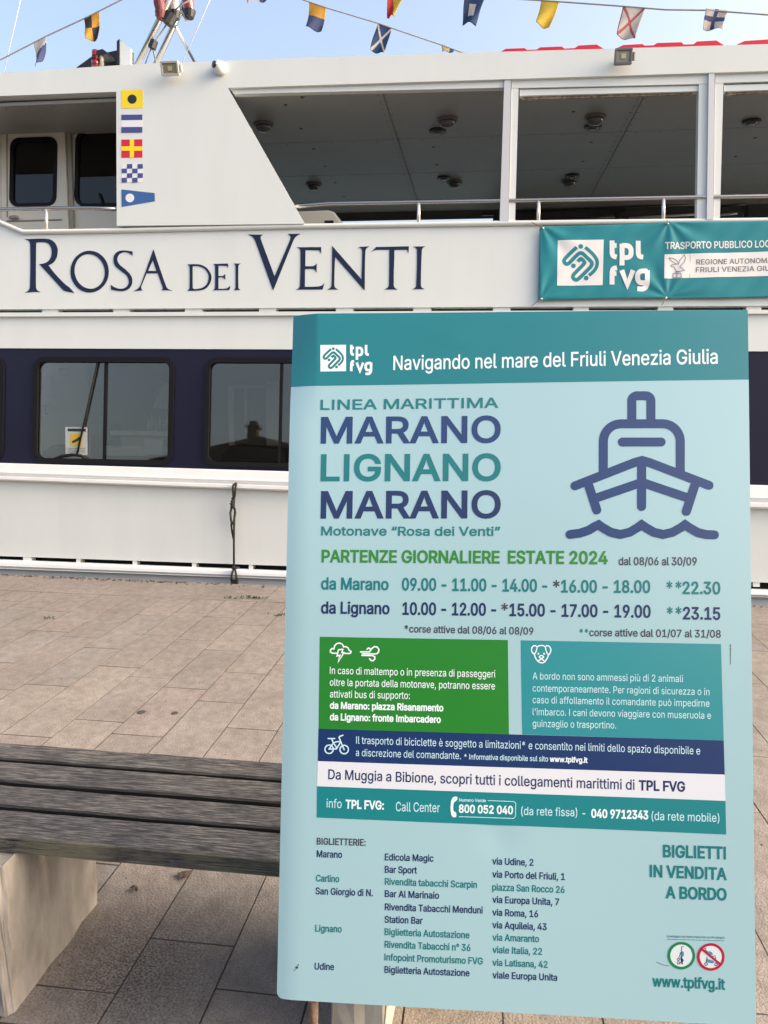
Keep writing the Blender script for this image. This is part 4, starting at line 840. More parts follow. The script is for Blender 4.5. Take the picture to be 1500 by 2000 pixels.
# ---- cabin interior seen through the glass
INW = mat('cabin_panel_pale', (.75, .75, .70), .6)
def inside(x0, y0, x1, y1, y, th, name, m, z=None):
    a = on_depth(x0, y1, y); b = on_depth(x1, y0, y)
    m_ = MB_(); m_.box((a.x, y, a.z), (b.x, y+th, b.z)); return m_.build(name, m, ferry, bevel=.006)
inside(-60, 640, 165, 1000, 8.6, .05, 'cabin_partition', INW)
inside(165, 640, 1480, 1000, 8.9, .05, 'cabin_partition', mat('cabin_panel_grey', (.30, .31, .30), .6))
inside(84, 733, 98, 772, 8.45, .1, 'wall_dispenser', mat('plastic_white', (.75, .75, .73), .5))
inside(84, 772, 92, 786, 8.4, .1, 'soap_bottle', mat('plastic_white', (.75, .75, .73), .5))
inside(116, 719, 133, 736, 8.58, .02, 'wall_notice', mat('notice_grey', (.35, .35, .33), .5))
inside(85, 790, 90, 810, 8.55, .03, 'door_catch', BARM)
inside(214, 843, 345, 850, 7.9, .7, 'counter_top', INW)
inside(236, 850, 345, 875, 7.95, .6, 'counter_front', mat('counter_grey', (.45, .45, .42), .5))
inside(200, 874, 345, 890, 7.9, .5, 'counter_shelf', INW)
inside(172, 828, 212, 850, 8.2, .3, 'seat_back', mat('seat_grey', (.3, .3, .29), .6))
inside(282, 858, 318, 888, 7.85, .08, 'price_card', mat('paper_white', (.8, .8, .84), .6))
q = [on_depth(x, y, 8.3) for x, y in ((297, 795), (318, 748), (345, 748), (345, 800))]
m_ = MB_(); m_.add([tuple(v) for v in q]+[tuple(v+Vector((0, .3, 0))) for v in q], [(0,1,2,3),(7,6,5,4),(0,4,5,1),(1,5,6,2),(2,6,7,3),(3,7,4,0)]); m_.build('extractor_hood', mat('plastic_white', (.75, .75, .73), .5), ferry)
for i, px in enumerate((291, 297, 305, 313, 321, 328)):
    p = on_depth(px, 843, 8.1); h = (.16, .2, .15, .18, .13, .2)[i]
    m_ = MB_(); m_.lathe(p, [(.022, 0), (.022, h*.6), (.009, h*.75), (.009, h)], 10); m_.build('bottle', mat('bottle_glass_pale', (.5, .52, .5), .1), ferry, smooth=True)
inside(447, 752, 455, 870, 8.5, .04, 'door_jamb', INW)
inside(450, 752, 540, 758, 8.5, .04, 'door_head', INW)
inside(478, 752, 481, 850, 8.5, .04, 'door_jamb', INW)
inside(520, 745, 545, 870, 8.5, .04, 'locker_door', INW)
for (x0, y0, x1, y1, y) in ((80, 868, 118, 895, 7.4), (430, 870, 560, 905, 7.6)):
    q = [on_depth(x, yy, y) for x, yy in ((x0, y1), (x0+2, (y0+y1)/2), (x0+14, y0+6), (x0+24, y0), (x1-6, y0+8), (x1, y1))]; n = len(q)
    v = [tuple(p) for p in q]+[tuple(p+Vector((0, .3, 0))) for p in q]
    link('cabin_chair', mesh(v, [tuple(range(n)), tuple(range(2*n-1, n-1, -1))]+[(i, n+i, n+(i+1) % n, (i+1) % n) for i in range(n)]), mat('seat_dark', (.07, .07, .07), .6), ferry, bevel=.02)
m_ = MB_(); m_.tube([side3(191, 706, .012), side3(150, 890, .016)], .009, 8); m_.build('wiper_arm', BLACK, ferry, smooth=True)
m_ = MB_(); m_.tube([side3(x, y, .014) for x, y in ((106, 897), (120, 891), (140, 888), (158, 890), (170, 897))], .014, 8); m_.build('wiper_base', BLACK, ferry, smooth=True)
# notice on the pane; the dimness behind glass is put into its colours
nt_ = plate('notice_paper', [sidepts([(128, 834), (171, 834.5), (171.5, 889), (128.5, 888)], .0)], .0045, .0015, mat('paper_notice', (.36, .37, .36), .5), ferry)
plate('notice_print', [sidepts([(133, 837), (168, 837.5), (168, 843), (133, 842.5)], .0)], .0056, .001, CF['black'], nt_)
plate('notice_print', [sidepts([(138, 846.5), (161, 847), (161, 871.5), (138, 871)], .0)], .0056, .001, mat('notice_yellow', (.50, .34, .02), .5), nt_)
plate('notice_print', [sidepts([(141, 862), (150, 857), (158, 851), (160, 853), (154, 861), (147, 864), (143, 866)], .0)], .0065, .001, CF['black'], nt_)
for yy in (875, 878.5, 882):
    plate('notice_print', [sidepts([(133, yy), (167, yy+.3), (167, yy+1.4), (133, yy+1.1)], .0)], .0056, .001, mat('print_grey', (.15, .15, .15), .5), nt_)

# ------------------------------------------------------------------ things on and over the ferry
# red folded floats on the roof edge
def red_float(pts, label):
    P = [side3(x, y, -.45) for x, y in pts]; n = len(P)
    v = [tuple(p) for p in P]+[tuple(p+Vector((0, .5, 0))) for p in P]
    o = link('roof_float', mesh(v, [tuple(range(n)), tuple(range(2*n-1, n-1, -1))]+[(i, n+i, n+(i+1) % n, (i+1) % n) for i in range(n)]), RED, None, bevel=.008)
    recentre(o); tag(o, label, 'float', 'red floats laid along the roof edge')
red_float([(976, 108), (978, 100), (988, 94.5), (1025, 93), (1030, 96.5), (1048, 96), (1055, 91.5), (1098, 90), (1103, 94), (1123, 93), (1130, 88), (1166, 86), (1181, 95), (1181, 108)], 'red stepped float on the ferry roof, nearest the small grey pennant')
red_float([(1204, 106), (1205, 93), (1218, 87), (1255, 85), (1260, 88), (1277, 87.5), (1284, 83), (1332, 81.5), (1336, 86), (1355, 85.5), (1362, 80), (1400, 78), (1416, 88), (1416, 104)], 'red stepped float on the ferry roof, directly above the dark floodlight')
red_float([(1438, 100), (1440, 86), (1455, 79), (1500, 76), (1560, 72), (1640, 70), (1655, 80), (1655, 100)], 'red stepped float cut off by the right edge of the picture')

# flag lines and signal flags
FD = 7.3
def fp(x, y, D=FD): return on_depth(x, y, D)
def line(pts, D, r, label):
    m_ = MB_(); m_.tube([fp(x, y, D) for x, y in pts], r, 6); o = m_.build('flag_line', CORD, None, smooth=True); recentre(o)
    tag(o, label, 'rope', 'lines of dressing flags above the ferry')
line([(-200, 215), (-80, 158), (0, 117.5), (90, 71), (165, 36), (235, 1), (300, -38), (360, -80)], 7.3, .0065, 'flag line rising from the left edge towards the steel mast')
line([(400, -75), (500, -35), (590, -1), (640, 16), (740, 46), (800, 67), (863, 88), (903, 103), (930, 112)], 7.6, .0065, 'flag line dropping to the roof with the blue and white saltire flag on it')
line([(420, -110), (600, -62), (770, -28), (915, -8), (1060, 1), (1200, 11), (1300, 19), (1380, 20), (1500, 29), (1700, 36)], 7.0, .0065, 'upper flag line running right with the plain yellow flag on it')
for pts, lab in (([(46, -120), (40, 0), (8, 140)], 'thin mast stay crossing the sky at the far left'), ([(450, -80), (410, 0), (355, 124)], 'thin mast stay just right of the steel mast')):
    m_ = MB_(); m_.tube([fp(x, y, 7.9) for x, y in pts], .004, 6); o = m_.build('mast_stay', mat('stay_white', (.6, .6, .6), .5), None, smooth=True); recentre(o); tag(o, lab, 'wire')
FM = {k: mat('bunting_'+k, lin(v), .8, noise=.18, nscale=30) for k, v in dict(yellow=(215, 165, 70), black=(62, 64, 68), blue=(74, 86, 132), white=(205, 200, 198), red=(190, 62, 66), navy=(50, 78, 120), gold=(215, 190, 75), rose=(178, 96, 108), sand=(190, 172, 130)).items()}
FK = list(FM)
def translucent(m, f=.35):
    t = m.node_tree; b = t.nodes['Principled BSDF']; o = t.nodes['Material Output']
    tr = t.nodes.new('ShaderNodeBsdfTranslucent'); mx = t.nodes.new('ShaderNodeMixShader'); mx.inputs[0].default_value = f
    src = b.inputs['Base Color'].links[0].from_socket; t.links.new(src, tr.inputs[0])
    t.links.new(b.outputs[0], mx.inputs[1]); t.links.new(tr.outputs[0], mx.inputs[2]); t.links.new(mx.outputs[0], o.inputs[0])
for m in FM.values(): translucent(m)
def flag(q, D, pattern, label, n=22, wave=.028, ph=0.0):
    """q: top-left, top-right, bottom-right, bottom-left as seen; pattern(s, t) -> colour name, t downwards"""
    P = [fp(x, y, D) for x, y in q]; v = []; f = []; idx = []
    for j in range(n+1):
        for i in range(n+1):
            s, t = i/n, j/n
            p = (P[0]*(1-s)+P[1]*s)*(1-t) + (P[3]*(1-s)+P[2]*s)*t
            p = p + Vector((math.sin(t*3.2+ph)*.010*t, math.sin(s*5+t*3+ph)*wave*t - .02*t, math.sin(s*6.3+ph)*.006*t))
            v.append(p)
    cols = []
    for j in range(n):
        for i in range(n):
            cname = pattern((i+.5)/n, (j+.5)/n)
            if cname is None: continue
            a = j*(n+1)+i; f.append((a, a+1, a+n+2, a+n+1)); idx.append(FK.index(cname))
    me = mesh(v, f)
    for k in FK: me.materials.append(FM[k])
    for p, k in zip(me.polygons, idx): p.material_index = k; p.use_smooth = True
    o = link('signal_flag', me); so_ = o.modifiers.new('cloth', 'SOLIDIFY'); so_.thickness = .0015
    recentre(o); tag(o, label, 'flag', 'signal flags strung above the ferry'); return o
def pA(s, t):
    if t > .75 and abs(s-.6) > (1-t)*2.0: return None
    return 'blue' if t > .42+.12*abs(s-.5) else 'white'
flag([(66, 85), (91, 71), (88, 112), (74, 134)], 7.3, lambda s, t: (None if t > 1.02-.5*abs(s-.72) and False else ('blue' if t > .42 + .2*(.5-s) else 'white')), 'small white flag with a blue lower half, leftmost of all', ph=.6)
flag([(164, 37), (194, 24), (196, 79), (173, 80)], 7.3, lambda s, t: ('black' if t < .5 else 'yellow') if s < .52 else ('yellow' if t < .5 else 'black'), 'flag quartered in yellow and black', ph=2)
flag([(604, 4), (637, 14), (630, 63), (601, 57)], 7.6, lambda s, t: 'yellow' if t < .48 else 'blue', 'flag with a yellow upper half and a blue lower half', ph=1)
flag([(738, 46), (765, 56), (753, 108), (724, 100)], 7.6, lambda s, t: 'white' if abs(s-t) < .06 or abs(s+t-1) < .06 else 'navy', 'navy flag with a white diagonal cross', ph=3)
flag([(862, 88), (888, 97), (884, 104), (863, 103)], 7.6, lambda s, t: 'sand' if s < .6 else 'navy', 'tiny sand and grey pennant touching the roof edge', n=8, wave=.004)
flag([(762, -32), (800, -26), (769, 36), (754, 34)], 7.0, lambda s, t: 'gold' if s*1.2 > t else 'red', 'flag split diagonally in red and yellow', ph=4)
flag([(908, -9), (948, -6), (927, 51), (901, 48)], 7.0, lambda s, t: 'white' if .3 < s < .7 and .25 < t < .75 else 'navy', 'blue flag with a white square in the middle', ph=5)
flag([(1057, 1), (1092, 4), (1075, 57), (1048, 50)], 7.0, lambda s, t: 'gold', 'plain yellow flag hanging from the upper line', ph=1.5)
flag([(1217, 11), (1260, 15), (1240, 81), (1204, 72)], 7.0, lambda s, t: 'rose' if abs(s-t) < .06 or abs(s+t-1) < .06 or s < .03 else 'white', 'white flag with a faded red diagonal cross', ph=2.5)
flag([(1379, 16), (1422, 20), (1408, 62), (1371, 58)], 7.0, lambda s, t: 'blue' if abs(s-.5) < .11 or abs(t-.47) < .11 else 'white', 'white flag with an upright blue cross', ph=3.5)
flag([(474, -44), (502, -34), (496, -5), (485, 17)], 7.6, lambda s, t: 'white', 'white flag tip hanging right of the mast at the top of the picture', ph=.3)
flag([(497, -36), (530, -24), (520, 5), (495, 0)], 7.6, lambda s, t: 'white' if .35 < s < .55 else ('red' if s < .35 else 'blue'), 'red white and blue flag hanging at the top of the picture', ph=.9)

# teal banner tied to the bulwark
TEAL = mat('banner_teal', lin((28, 128, 138)), .35, spec=.5, noise=.08, nscale=6)
BWHITE = mat('banner_white', lin((228, 226, 224)), .4)
ban = empty('banner', side3(1300, 584, .05), 'teal vinyl transport banner laced to the ferry bulwark beside the name', 'banner')
BT = [(1056, 443), (1180, 440), (1303, 434.5), (1400, 434), (1600, 430), (1860, 424)]
BB = [(1053, 587), (1180, 583.5), (1299, 583), (1400, 582.5), (1600, 578), (1860, 573)]
bu0, bu1 = side(1055, 500)[0], side(1860, 500)[0]
def interp(tab, x):
    for (xa, ya), (xb, yb) in zip(tab[:-1], tab[1:]):
        if x <= xb: return ya + (yb-ya)*(x-xa)/(xb-xa)
    return tab[-1][1]
gr = [side(1056, 443), side(1303, 436), side(1580, 431), side(1300, 583), side(1054, 586)]
def folds(u, w):
    """depth of the banner's creases: they fan out from the grommets"""
    z = 0
    for k, (gu, gw) in enumerate(gr):
        dx, dy = u-gu, w-gw; r = math.hypot(dx, dy)+1e-6; a = math.atan2(dy, dx)
        z += .0042*math.sin(a*9+k*1.7)*math.exp(-((r-.2)/.24)**2)*min(1, r/.08)
    return z + .0018*math.sin(u*9+w*4) + .001*math.sin(u*31-w*22)
v = []; f = []; NX, NY = 320, 64
for j in range(NY+1):
    for i in range(NX+1):
        px = 1054 + (1860-1054)*(i/NX); t = j/NY
        py = interp(BT, px)*(1-t)+interp(BB, px)*t
        uu, ww = side(px - (3*t if i == 0 else 0), py, .05)
        v.append(BO+Vector((uu, 0, 0))+BU*ww+BN*(.055+folds(uu, ww)))
for j in range(NY):
    for i in range(NX): a = j*(NX+1)+i; f.append((a, a+NX+1, a+NX+2, a+1))
o = link('banner_sheet', mesh(v, f), TEAL, ban, smooth=True); s_ = o.modifiers.new('thick', 'SOLIDIFY'); s_.thickness = .001
def on_banner(me_or_mb, name, m, px_space=True, h=.0012, conv=None):
    """takes flat shapes given in picture coordinates and lays them on the banner's folds"""
    vs, fs = me_or_mb
    out = []
    for q in vs:
        uu, ww = side(q[0], q[1], .055); out.append(BO+Vector((uu, 0, 0))+BU*ww+BN*(.055+h+(q[2] if len(q) > 2 else 0)+folds(uu, ww)))
    return link(name, mesh(out, fs), m, ban, smooth=True)
def grid_px(q, nx, ny):
    vs = []; fs = []
    for j in range(ny+1):
        for i in range(nx+1):
            s, t = i/nx, j/ny
            vs.append(tuple((q[0][k]*(1-s)+q[1][k]*s)*(1-t)+(q[3][k]*(1-s)+q[2][k]*s)*t for k in (0, 1)))
    for j in range(ny):
        for i in range(nx): a = j*(nx+1)+i; fs.append((a, a+nx+1, a+nx+2, a+1))
    return vs, fs
def densify(pts, step):
    out = []
    for a, b in zip(pts[:-1], pts[1:]):
        n = max(1, int(math.hypot(b[0]-a[0], b[1]-a[1])/step))
        out += [(a[0]+(b[0]-a[0])*k/n, a[1]+(b[1]-a[1])*k/n) for k in range(n)]
    return out+[pts[-1]]
# the transport mark, in the 646-unit square it was measured in
MARK = [([(330,268),(270,322),(205,385),(163,432),(150,465),(170,497),(200,505),(235,480),(300,412),(355,362),(385,350),(418,362),(480,420),(528,465),(545,500),(528,545),(470,605),(400,675),(360,712),(325,730),(290,715),(277,685),(292,650),(350,590),(410,528),(440,490),(425,462),(387,432),(345,472)], 52, 'flat'),
        ([(450,270),(520,330),(575,385),(612,445),(620,500),(605,560),(565,615),(505,668)], 48, 'flat')]
MDOT = [(387, 256), (283, 532), (465, 705)]
TPL = [[(825,165),(825,290),(827,355),(845,392),(888,405)], [(796,238),(888,238)], [(962,530),(962,212)], [(962,240),(1020,238),(1060,250),(1083,285),(1087,330),(1081,375),(1056,405),(1020,414),(985,410)],
       [(1185,165),(1185,300),(1187,360),(1205,395),(1252,405)], [(825,808),(825,680),(828,615),(848,575),(892,562)], [(796,648),(885,648)], [(958,598),(1035,808),(1112,598)],
       [(1308,598),(1308,700),(1305,790),(1285,845),(1240,872),(1172,868)], [(1308,612),(1250,610),(1205,622),(1180,655),(1174,700),(1182,745),(1208,775),(1250,782),(1300,780)]]
SMOOTH_TPL = (0, 3, 4, 5, 8, 9)
def mark_strokes(conv, scale):
    """-> list of (mb, kind) in target coordinates"""
    mk = MB_()
    for pts, w, cp in MARK: stroke(mk, [conv(*p) for p in smooth_open(pts)], w*scale, cp)
    for p in MDOT: disc(mk, conv(*p), 33*scale)
    tx = MB_()
    for i, pts in enumerate(TPL):
        k0 = len(tx.v); stroke(tx, [conv(*p) for p in (smooth_open(pts) if i in SMOOTH_TPL else pts)], (62 if i != 6 else 56)*scale, 'flat'); lift(tx, k0, i*.00002)
    return mk, tx
def flat(mb): return mb.v, mb.f
def layered(mb, base, step=.00008):
    """tiny rise per face so crossing strokes never share a plane"""
    return mb
on_banner(grid_px([(1089.5, 469), (1179, 468.3), (1177, 557), (1088, 558)], 40, 40), 'logo_square', BWHITE)
bconv = lambda x, y: (1089.5 + (x-62)/646*89, 469 + (y-165)/650*89)
mk, tx = mark_strokes(bconv, 89/646)
on_banner(flat(mk), 'logo_mark', mat('banner_mark_teal', lin((28, 128, 138)), .4), h=.0022)
tconv = lambda x, y: (1191 + (x-795)/(1335-795)*77, 470 + (y-165)/(905-165)*99)
mk, tx = mark_strokes(tconv, .0)
tx = MB_()
for i, pts in enumerate(TPL):
    k0 = len(tx.v); stroke(tx, [tconv(*p) for p in (smooth_open(pts) if i in SMOOTH_TPL else pts)], 9.6 if i != 6 else 8.8, 'flat'); lift(tx, k0, i*.0001)
on_banner(flat(tx), 'logo_lettering', BWHITE, h=.0018)
def banner_text(s, x0, y0, x1, y1, cap, wgt, m, h=.0014):
    L = math.hypot(x1-x0, y1-y0); vs, fs = text_geo(s, L, cap, wgt)
    return on_banner(([(x0+(x1-x0)*vx/L, y0+(y1-y0)*vx/L-vy, k_*.0002) for vx, vy, k_ in vs], fs), 'lettering', m, h=h)
banner_text('TRASPORTO PUBBLICO LOCALE', 1299, 487, 1532, 482.5, 14, .9, BWHITE)
on_banner(grid_px([(1298, 497), (1700, 486), (1700, 534), (1297, 544)], 170, 24), 'logo_strip', BWHITE)
GRY = mat('banner_print_grey', (.16, .15, .15), .6)
banner_text('REGIONE AUTONOMA', 1360, 517, 1508, 513.5, 10, .3, GRY, .0026)
banner_text('FRIULI VENEZIA GIULIA', 1359, 532, 1528, 528.5, 10, .3, GRY, .0026)
eg = MB_()
E_ = lambda L: [(1300+x/7.5, 480+y/7.5) for x, y in L]
for L in ([(45,178),(105,185),(160,215),(190,265)], [(45,178),(80,220),(140,262),(185,275)], [(190,265),(210,210),(275,130),(290,180),(275,240),(205,310)], [(150,275),(85,280),(75,300),(120,310),(155,375)], [(205,310),(255,345),(275,365),(215,375)], [(155,375),(215,378)], [(110,405),(215,405),(230,465),(108,465),(110,405)], [(165,405),(165,465)], [(140,385),(200,385)]):
    k0 = len(eg.v); stroke(eg, E_(L), 1.1, 'flat'); lift(eg, k0, .0001*len(eg.f)/10)
stroke(eg, [(1348, 497), (1347, 542)], .6, 'flat')
on_banner(flat(eg), 'eagle_emblem', GRY, h=.0030)
for x, y in ((1060, 446), (1303, 437), (1057, 584), (1300, 582)):
    p = side3(x, y, .06); m_ = MB_(); m_.lathe(p, [(.010, 0), (.010, .006), (.006, .008)], 12, M=MB); m_.build('grommet', STEEL, ban)
for L in ([(1060, 446), (1050, 440), (1038, 434)], [(1303, 437), (1303, 430)], [(1057, 584), (1045, 592), (1038, 598)], [(1300, 582), (1297, 590), (1292, 596)], [(1303, 437), (1308, 433)]):
    m_ = MB_(); m_.tube([side3(x, y, .07) for x, y in L], .0035, 6); m_.build('tie_cord', mat('tie_brown', (.2, .13, .1), .7), ban)

# black mooring cord hanging down the hull
rp = empty('hanging_rope', side3(455, 1140, .1), 'black knotted rope hanging down the hull between the white rub rails', 'rope')
zz = lambda x, y: (420+x/8.34, 920+y/8.34)
def R3(L, d=.11): return [side3(*zz(x, y), d) for x, y in L]
m_ = MB_()
m_.tube(R3([(350,195),(300,225),(290,260),(295,400),(300,430)], .125), .0098, 8)
m_.tube(R3([(350,195),(335,260),(325,400),(310,430)], .125), .0098, 8)
m_.tube(R3([(310,600),(325,650),(315,750),(310,900),(308,1100),(308,1560)], .075), .0098, 8)
m_.tube(R3([(270,590),(250,680),(258,780),(275,860),(300,880),(315,760),(330,680),(320,600)], .08), .0102, 8)
m_.tube(R3([(262,860),(275,980),(302,1110)], .07), .009, 8)
m_.tube(R3([(300,1590),(270,1700),(268,1790)], .13), .0098, 8); m_.tube(R3([(325,1590),(345,1700),(350,1790)], .13), .0098, 8)
m_.build('cord', ROPE, rp, smooth=True)
m_ = MB_()
kp = [(310+35*math.cos(a*1.25)*(1 if a % 2 else .6), 420+a*9+14*math.sin(a*2.1)) for a in range(20)]
m_.tube(R3([(300,425),(298,450),(300,475),(288,495),(292,515),(280,535),(290,555),(286,580),(292,610)], .1), [.010, .021, .015, .024, .017, .026, .019, .023, .012], 10)
m_.build('knot', ROPE, rp, smooth=True)
m_ = MB_(); m_.tube(R3([(275,1565),(300,1585),(340,1575),(400,1570)], .125), [.012, .018, .014, .005], 8); m_.build('knot', ROPE, rp, smooth=True)
plate('weight', [sidepts([zz(255, 1775), zz(358, 1775), zz(360, 1850), zz(252, 1850)], .13)], .13, .04, ROPE, rp, bevel=.006)

# ------------------------------------------------------------------ bench
def wood_mat():
    m = bpy.data.materials.new('weathered_wood'); m.use_nodes = True; t = m.node_tree; b = t.nodes['Principled BSDF']; N = t.nodes.new; Lk = t.links.new
    tc = N('ShaderNodeTexCoord'); mp_ = N('ShaderNodeMapping'); mp_.inputs['Scale'].default_value = (5.0, 62, 62); Lk(tc.outputs['Object'], mp_.inputs[0])
    oi = N('ShaderNodeObjectInfo'); ad = N('ShaderNodeVectorMath'); ad.operation = 'ADD'; cb = N('ShaderNodeCombineXYZ')
    mm_ = N('ShaderNodeMath'); mm_.operation = 'MULTIPLY'; mm_.inputs[1].default_value = 40; Lk(oi.outputs['Random'], mm_.inputs[0]); Lk(mm_.outputs[0], cb.inputs[1])
    Lk(mp_.outputs[0], ad.inputs[0]); Lk(cb.outputs[0], ad.inputs[1])
    n = N('ShaderNodeTexNoise'); n.inputs['Scale'].default_value = 3.2; n.inputs['Detail'].default_value = 9; n.inputs['Roughness'].default_value = .72; Lk(ad.outputs[0], n.inputs[0])
    r = N('ShaderNodeValToRGB'); e = r.color_ramp.elements; e[0].position = .38; e[0].color = (.016, .016, .017, 1); e[1].position = .66; e[1].color = (.19, .187, .183, 1)
    q = e.new(.51); q.color = (.068, .066, .067, 1); Lk(n.outputs[0], r.inputs[0])
    n2 = N('ShaderNodeTexNoise'); n2.inputs['Scale'].default_value = 7; n2.inputs['Detail'].default_value = 4; Lk(tc.outputs['Object'], n2.inputs[0])
    r2 = N('ShaderNodeValToRGB'); r2.color_ramp.elements[0].position = .35; r2.color_ramp.elements[0].color = (.72, .72, .74, 1); r2.color_ramp.elements[1].position = .7; r2.color_ramp.elements[1].color = (1.35, 1.3, 1.22, 1); Lk(n2.outputs[0], r2.inputs[0])
    mx = N('ShaderNodeMixRGB'); mx.blend_type = 'MULTIPLY'; mx.inputs[0].default_value = 1; Lk(r.outputs[0], mx.inputs[1]); Lk(r2.outputs[0], mx.inputs[2])
    # olive algae low on the front edge
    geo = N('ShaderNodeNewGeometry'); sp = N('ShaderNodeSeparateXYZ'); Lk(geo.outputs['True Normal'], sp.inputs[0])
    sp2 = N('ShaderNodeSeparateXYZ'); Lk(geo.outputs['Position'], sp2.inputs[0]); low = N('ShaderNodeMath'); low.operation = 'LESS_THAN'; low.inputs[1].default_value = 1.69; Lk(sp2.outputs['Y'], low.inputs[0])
    neg = N('ShaderNodeMath'); neg.operation = 'MULTIPLY'; neg.inputs[1].default_value = -1.0; Lk(sp.outputs['Y'], neg.inputs[0])
    neg2 = N('ShaderNodeMath'); neg2.operation = 'MULTIPLY'; Lk(neg.outputs[0], neg2.inputs[0]); Lk(low.outputs[0], neg2.inputs[1]); neg = neg2
    n3 = N('ShaderNodeTexNoise'); n3.inputs['Scale'].default_value = 6; n3.inputs['Detail'].default_value = 8; Lk(tc.outputs['Object'], n3.inputs[0])
    r3 = N('ShaderNodeValToRGB'); r3.color_ramp.elements[0].position = .35; r3.color_ramp.elements[1].position = .62; Lk(n3.outputs[0], r3.inputs[0])
    mu = N('ShaderNodeMath'); mu.operation = 'MULTIPLY'; mu.use_clamp = True; Lk(neg.outputs[0], mu.inputs[0]); Lk(r3.outputs[0], mu.inputs[1])
    al = N('ShaderNodeMixRGB'); al.inputs[2].default_value = (.17, .155, .10, 1); Lk(mu.outputs[0], al.inputs[0]); Lk(mx.outputs[0], al.inputs[1])
    cr = N('ShaderNodeTexNoise'); cr.inputs['Scale'].default_value = 1; cr.inputs['Detail'].default_value = 2; mp3 = N('ShaderNodeMapping'); mp3.inputs['Scale'].default_value = (3.5, 260, 260); Lk(tc.outputs['Object'], mp3.inputs[0]); Lk(mp3.outputs[0], cr.inputs[0])
    rcr = N('ShaderNodeValToRGB'); rcr.color_ramp.elements[0].position = .62; rcr.color_ramp.elements[0].color = (1, 1, 1, 1); rcr.color_ramp.elements[1].position = .72; rcr.color_ramp.elements[1].color = (.25, .25, .25, 1); Lk(cr.outputs[0], rcr.inputs[0])
    crackmix = N('ShaderNodeMixRGB'); crackmix.blend_type = 'MULTIPLY'; crackmix.inputs[0].default_value = 1; Lk(al.outputs[0], crackmix.inputs[1]); Lk(rcr.outputs[0], crackmix.inputs[2])
    # shade of the gaps painted on the slats' side faces, front edge left out
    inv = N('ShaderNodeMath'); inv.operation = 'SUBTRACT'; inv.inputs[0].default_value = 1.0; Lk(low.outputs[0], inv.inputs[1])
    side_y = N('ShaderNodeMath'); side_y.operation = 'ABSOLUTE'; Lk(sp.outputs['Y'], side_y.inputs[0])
    gap_shade = N('ShaderNodeMath'); gap_shade.operation = 'MULTIPLY'; gap_shade.use_clamp = True; Lk(side_y.outputs[0], gap_shade.inputs[0]); Lk(inv.outputs[0], gap_shade.inputs[1])
    gap_shade_mix = N('ShaderNodeMixRGB'); gap_shade_mix.inputs[2].default_value = (.010, .009, .008, 1); Lk(gap_shade.outputs[0], gap_shade_mix.inputs[0]); Lk(crackmix.outputs[0], gap_shade_mix.inputs[1]); crackmix = gap_shade_mix
    Lk(crackmix.outputs[0], b.inputs['Base Color']); b.inputs['Roughness'].default_value = .75; b.inputs['Specular IOR Level'].default_value = .3
    bp = N('ShaderNodeBump'); bp.inputs['Strength'].default_value = 1.0; bp.inputs['Distance'].default_value = .004; Lk(n.outputs[0], bp.inputs['Height']); Lk(bp.outputs[0], b.inputs['Normal'])
    return m
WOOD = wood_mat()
MARB = mat('bench_marble', (.34, .315, .295), .75, col2=(.19, .17, .15), nscale=13, bump=1.0, bscale=60, stretch=(1, 1, .4))
MARB2 = mat('bench_marble_pale', (.50, .46, .40), .6, col2=(.36, .32, .27), nscale=9, bump=.4, bscale=30)
ZB = .47
bench = empty('bench', (-.75, 1.9, 0), 'weathered grey slatted bench on stone block legs beside the timetable board', 'bench')
edges_px = [(0, 1450.5, 1486), (0, 1488, 1530.5), (0, 1534, 1578), (0, 1582, 1632)]
rows = [(1454.5, 1485.5), (1491.5, 1530), (1536, 1577), (1584.5, 1637)]
def slat_y(py): return on_ground(60, py, ZB).y
X0, X1 = -1.95, .35
ylist = [(slat_y(b_), slat_y(a_)) for a_, b_ in rows]
for i, (ya, yb) in enumerate(ylist):
    sag = random.uniform(-.002, .002); th = .034 if i < 3 else .046; m_ = MB_(); nseg = 40; v = []; f = []
    for k in range(nseg+1):
        x = X0+(X1-X0)*k/nseg; jz = random.uniform(-.0007, .0007)+sag; ja, jb = random.uniform(-.0012, .0012), random.uniform(-.0012, .0012)
        c_ = .005
        v += [(x, ya+ja, ZB-th), (x, ya+ja, ZB-c_+jz), (x, ya+c_+ja, ZB+jz), (x, yb-c_+jb, ZB+jz), (x, yb+jb, ZB-c_+jz), (x, yb+jb, ZB-th)]
    for k in range(nseg):
        for q in range(6): f.append((k*6+q, k*6+(q+1) % 6, (k+1)*6+(q+1) % 6, (k+1)*6+q))
    f += [(0, 5, 4, 3, 2, 1), tuple(nseg*6+q for q in range(6))]
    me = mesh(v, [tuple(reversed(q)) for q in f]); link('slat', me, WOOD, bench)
print('bench rows', ylist)
YF = ylist[-1][0]; YBK = ylist[0][1]
def block(name, x0, x1, y0, y1, z1, m, rough=.004, ch=.018, seed=1):
    """stone block with a slightly worn surface"""
    rnd = random.Random(seed); import bmesh
    bm = bmesh.new(); bmesh.ops.create_cube(bm, size=1)
    for q in bm.verts: q.co = Vector((x0+(x1-x0)*(q.co.x+.5), y0+(y1-y0)*(q.co.y+.5), z1*(q.co.z+.5)))
    bmesh.ops.bevel(bm, geom=[e for e in bm.edges if abs(e.verts[0].co.z-e.verts[1].co.z) > .1], offset=ch, segments=1, affect='EDGES')
    bmesh.ops.subdivide_edges(bm, edges=bm.edges[:], cuts=4, use_grid_fill=True)
    for q in bm.verts: q.co += Vector([rnd.uniform(-rough, rough) for _ in range(3)])
    me = bpy.data.meshes.new('m'); bm.to_mesh(me); bm.free(); return link(name, me, m, bench, bevel=.003)
ul = ZB-.05
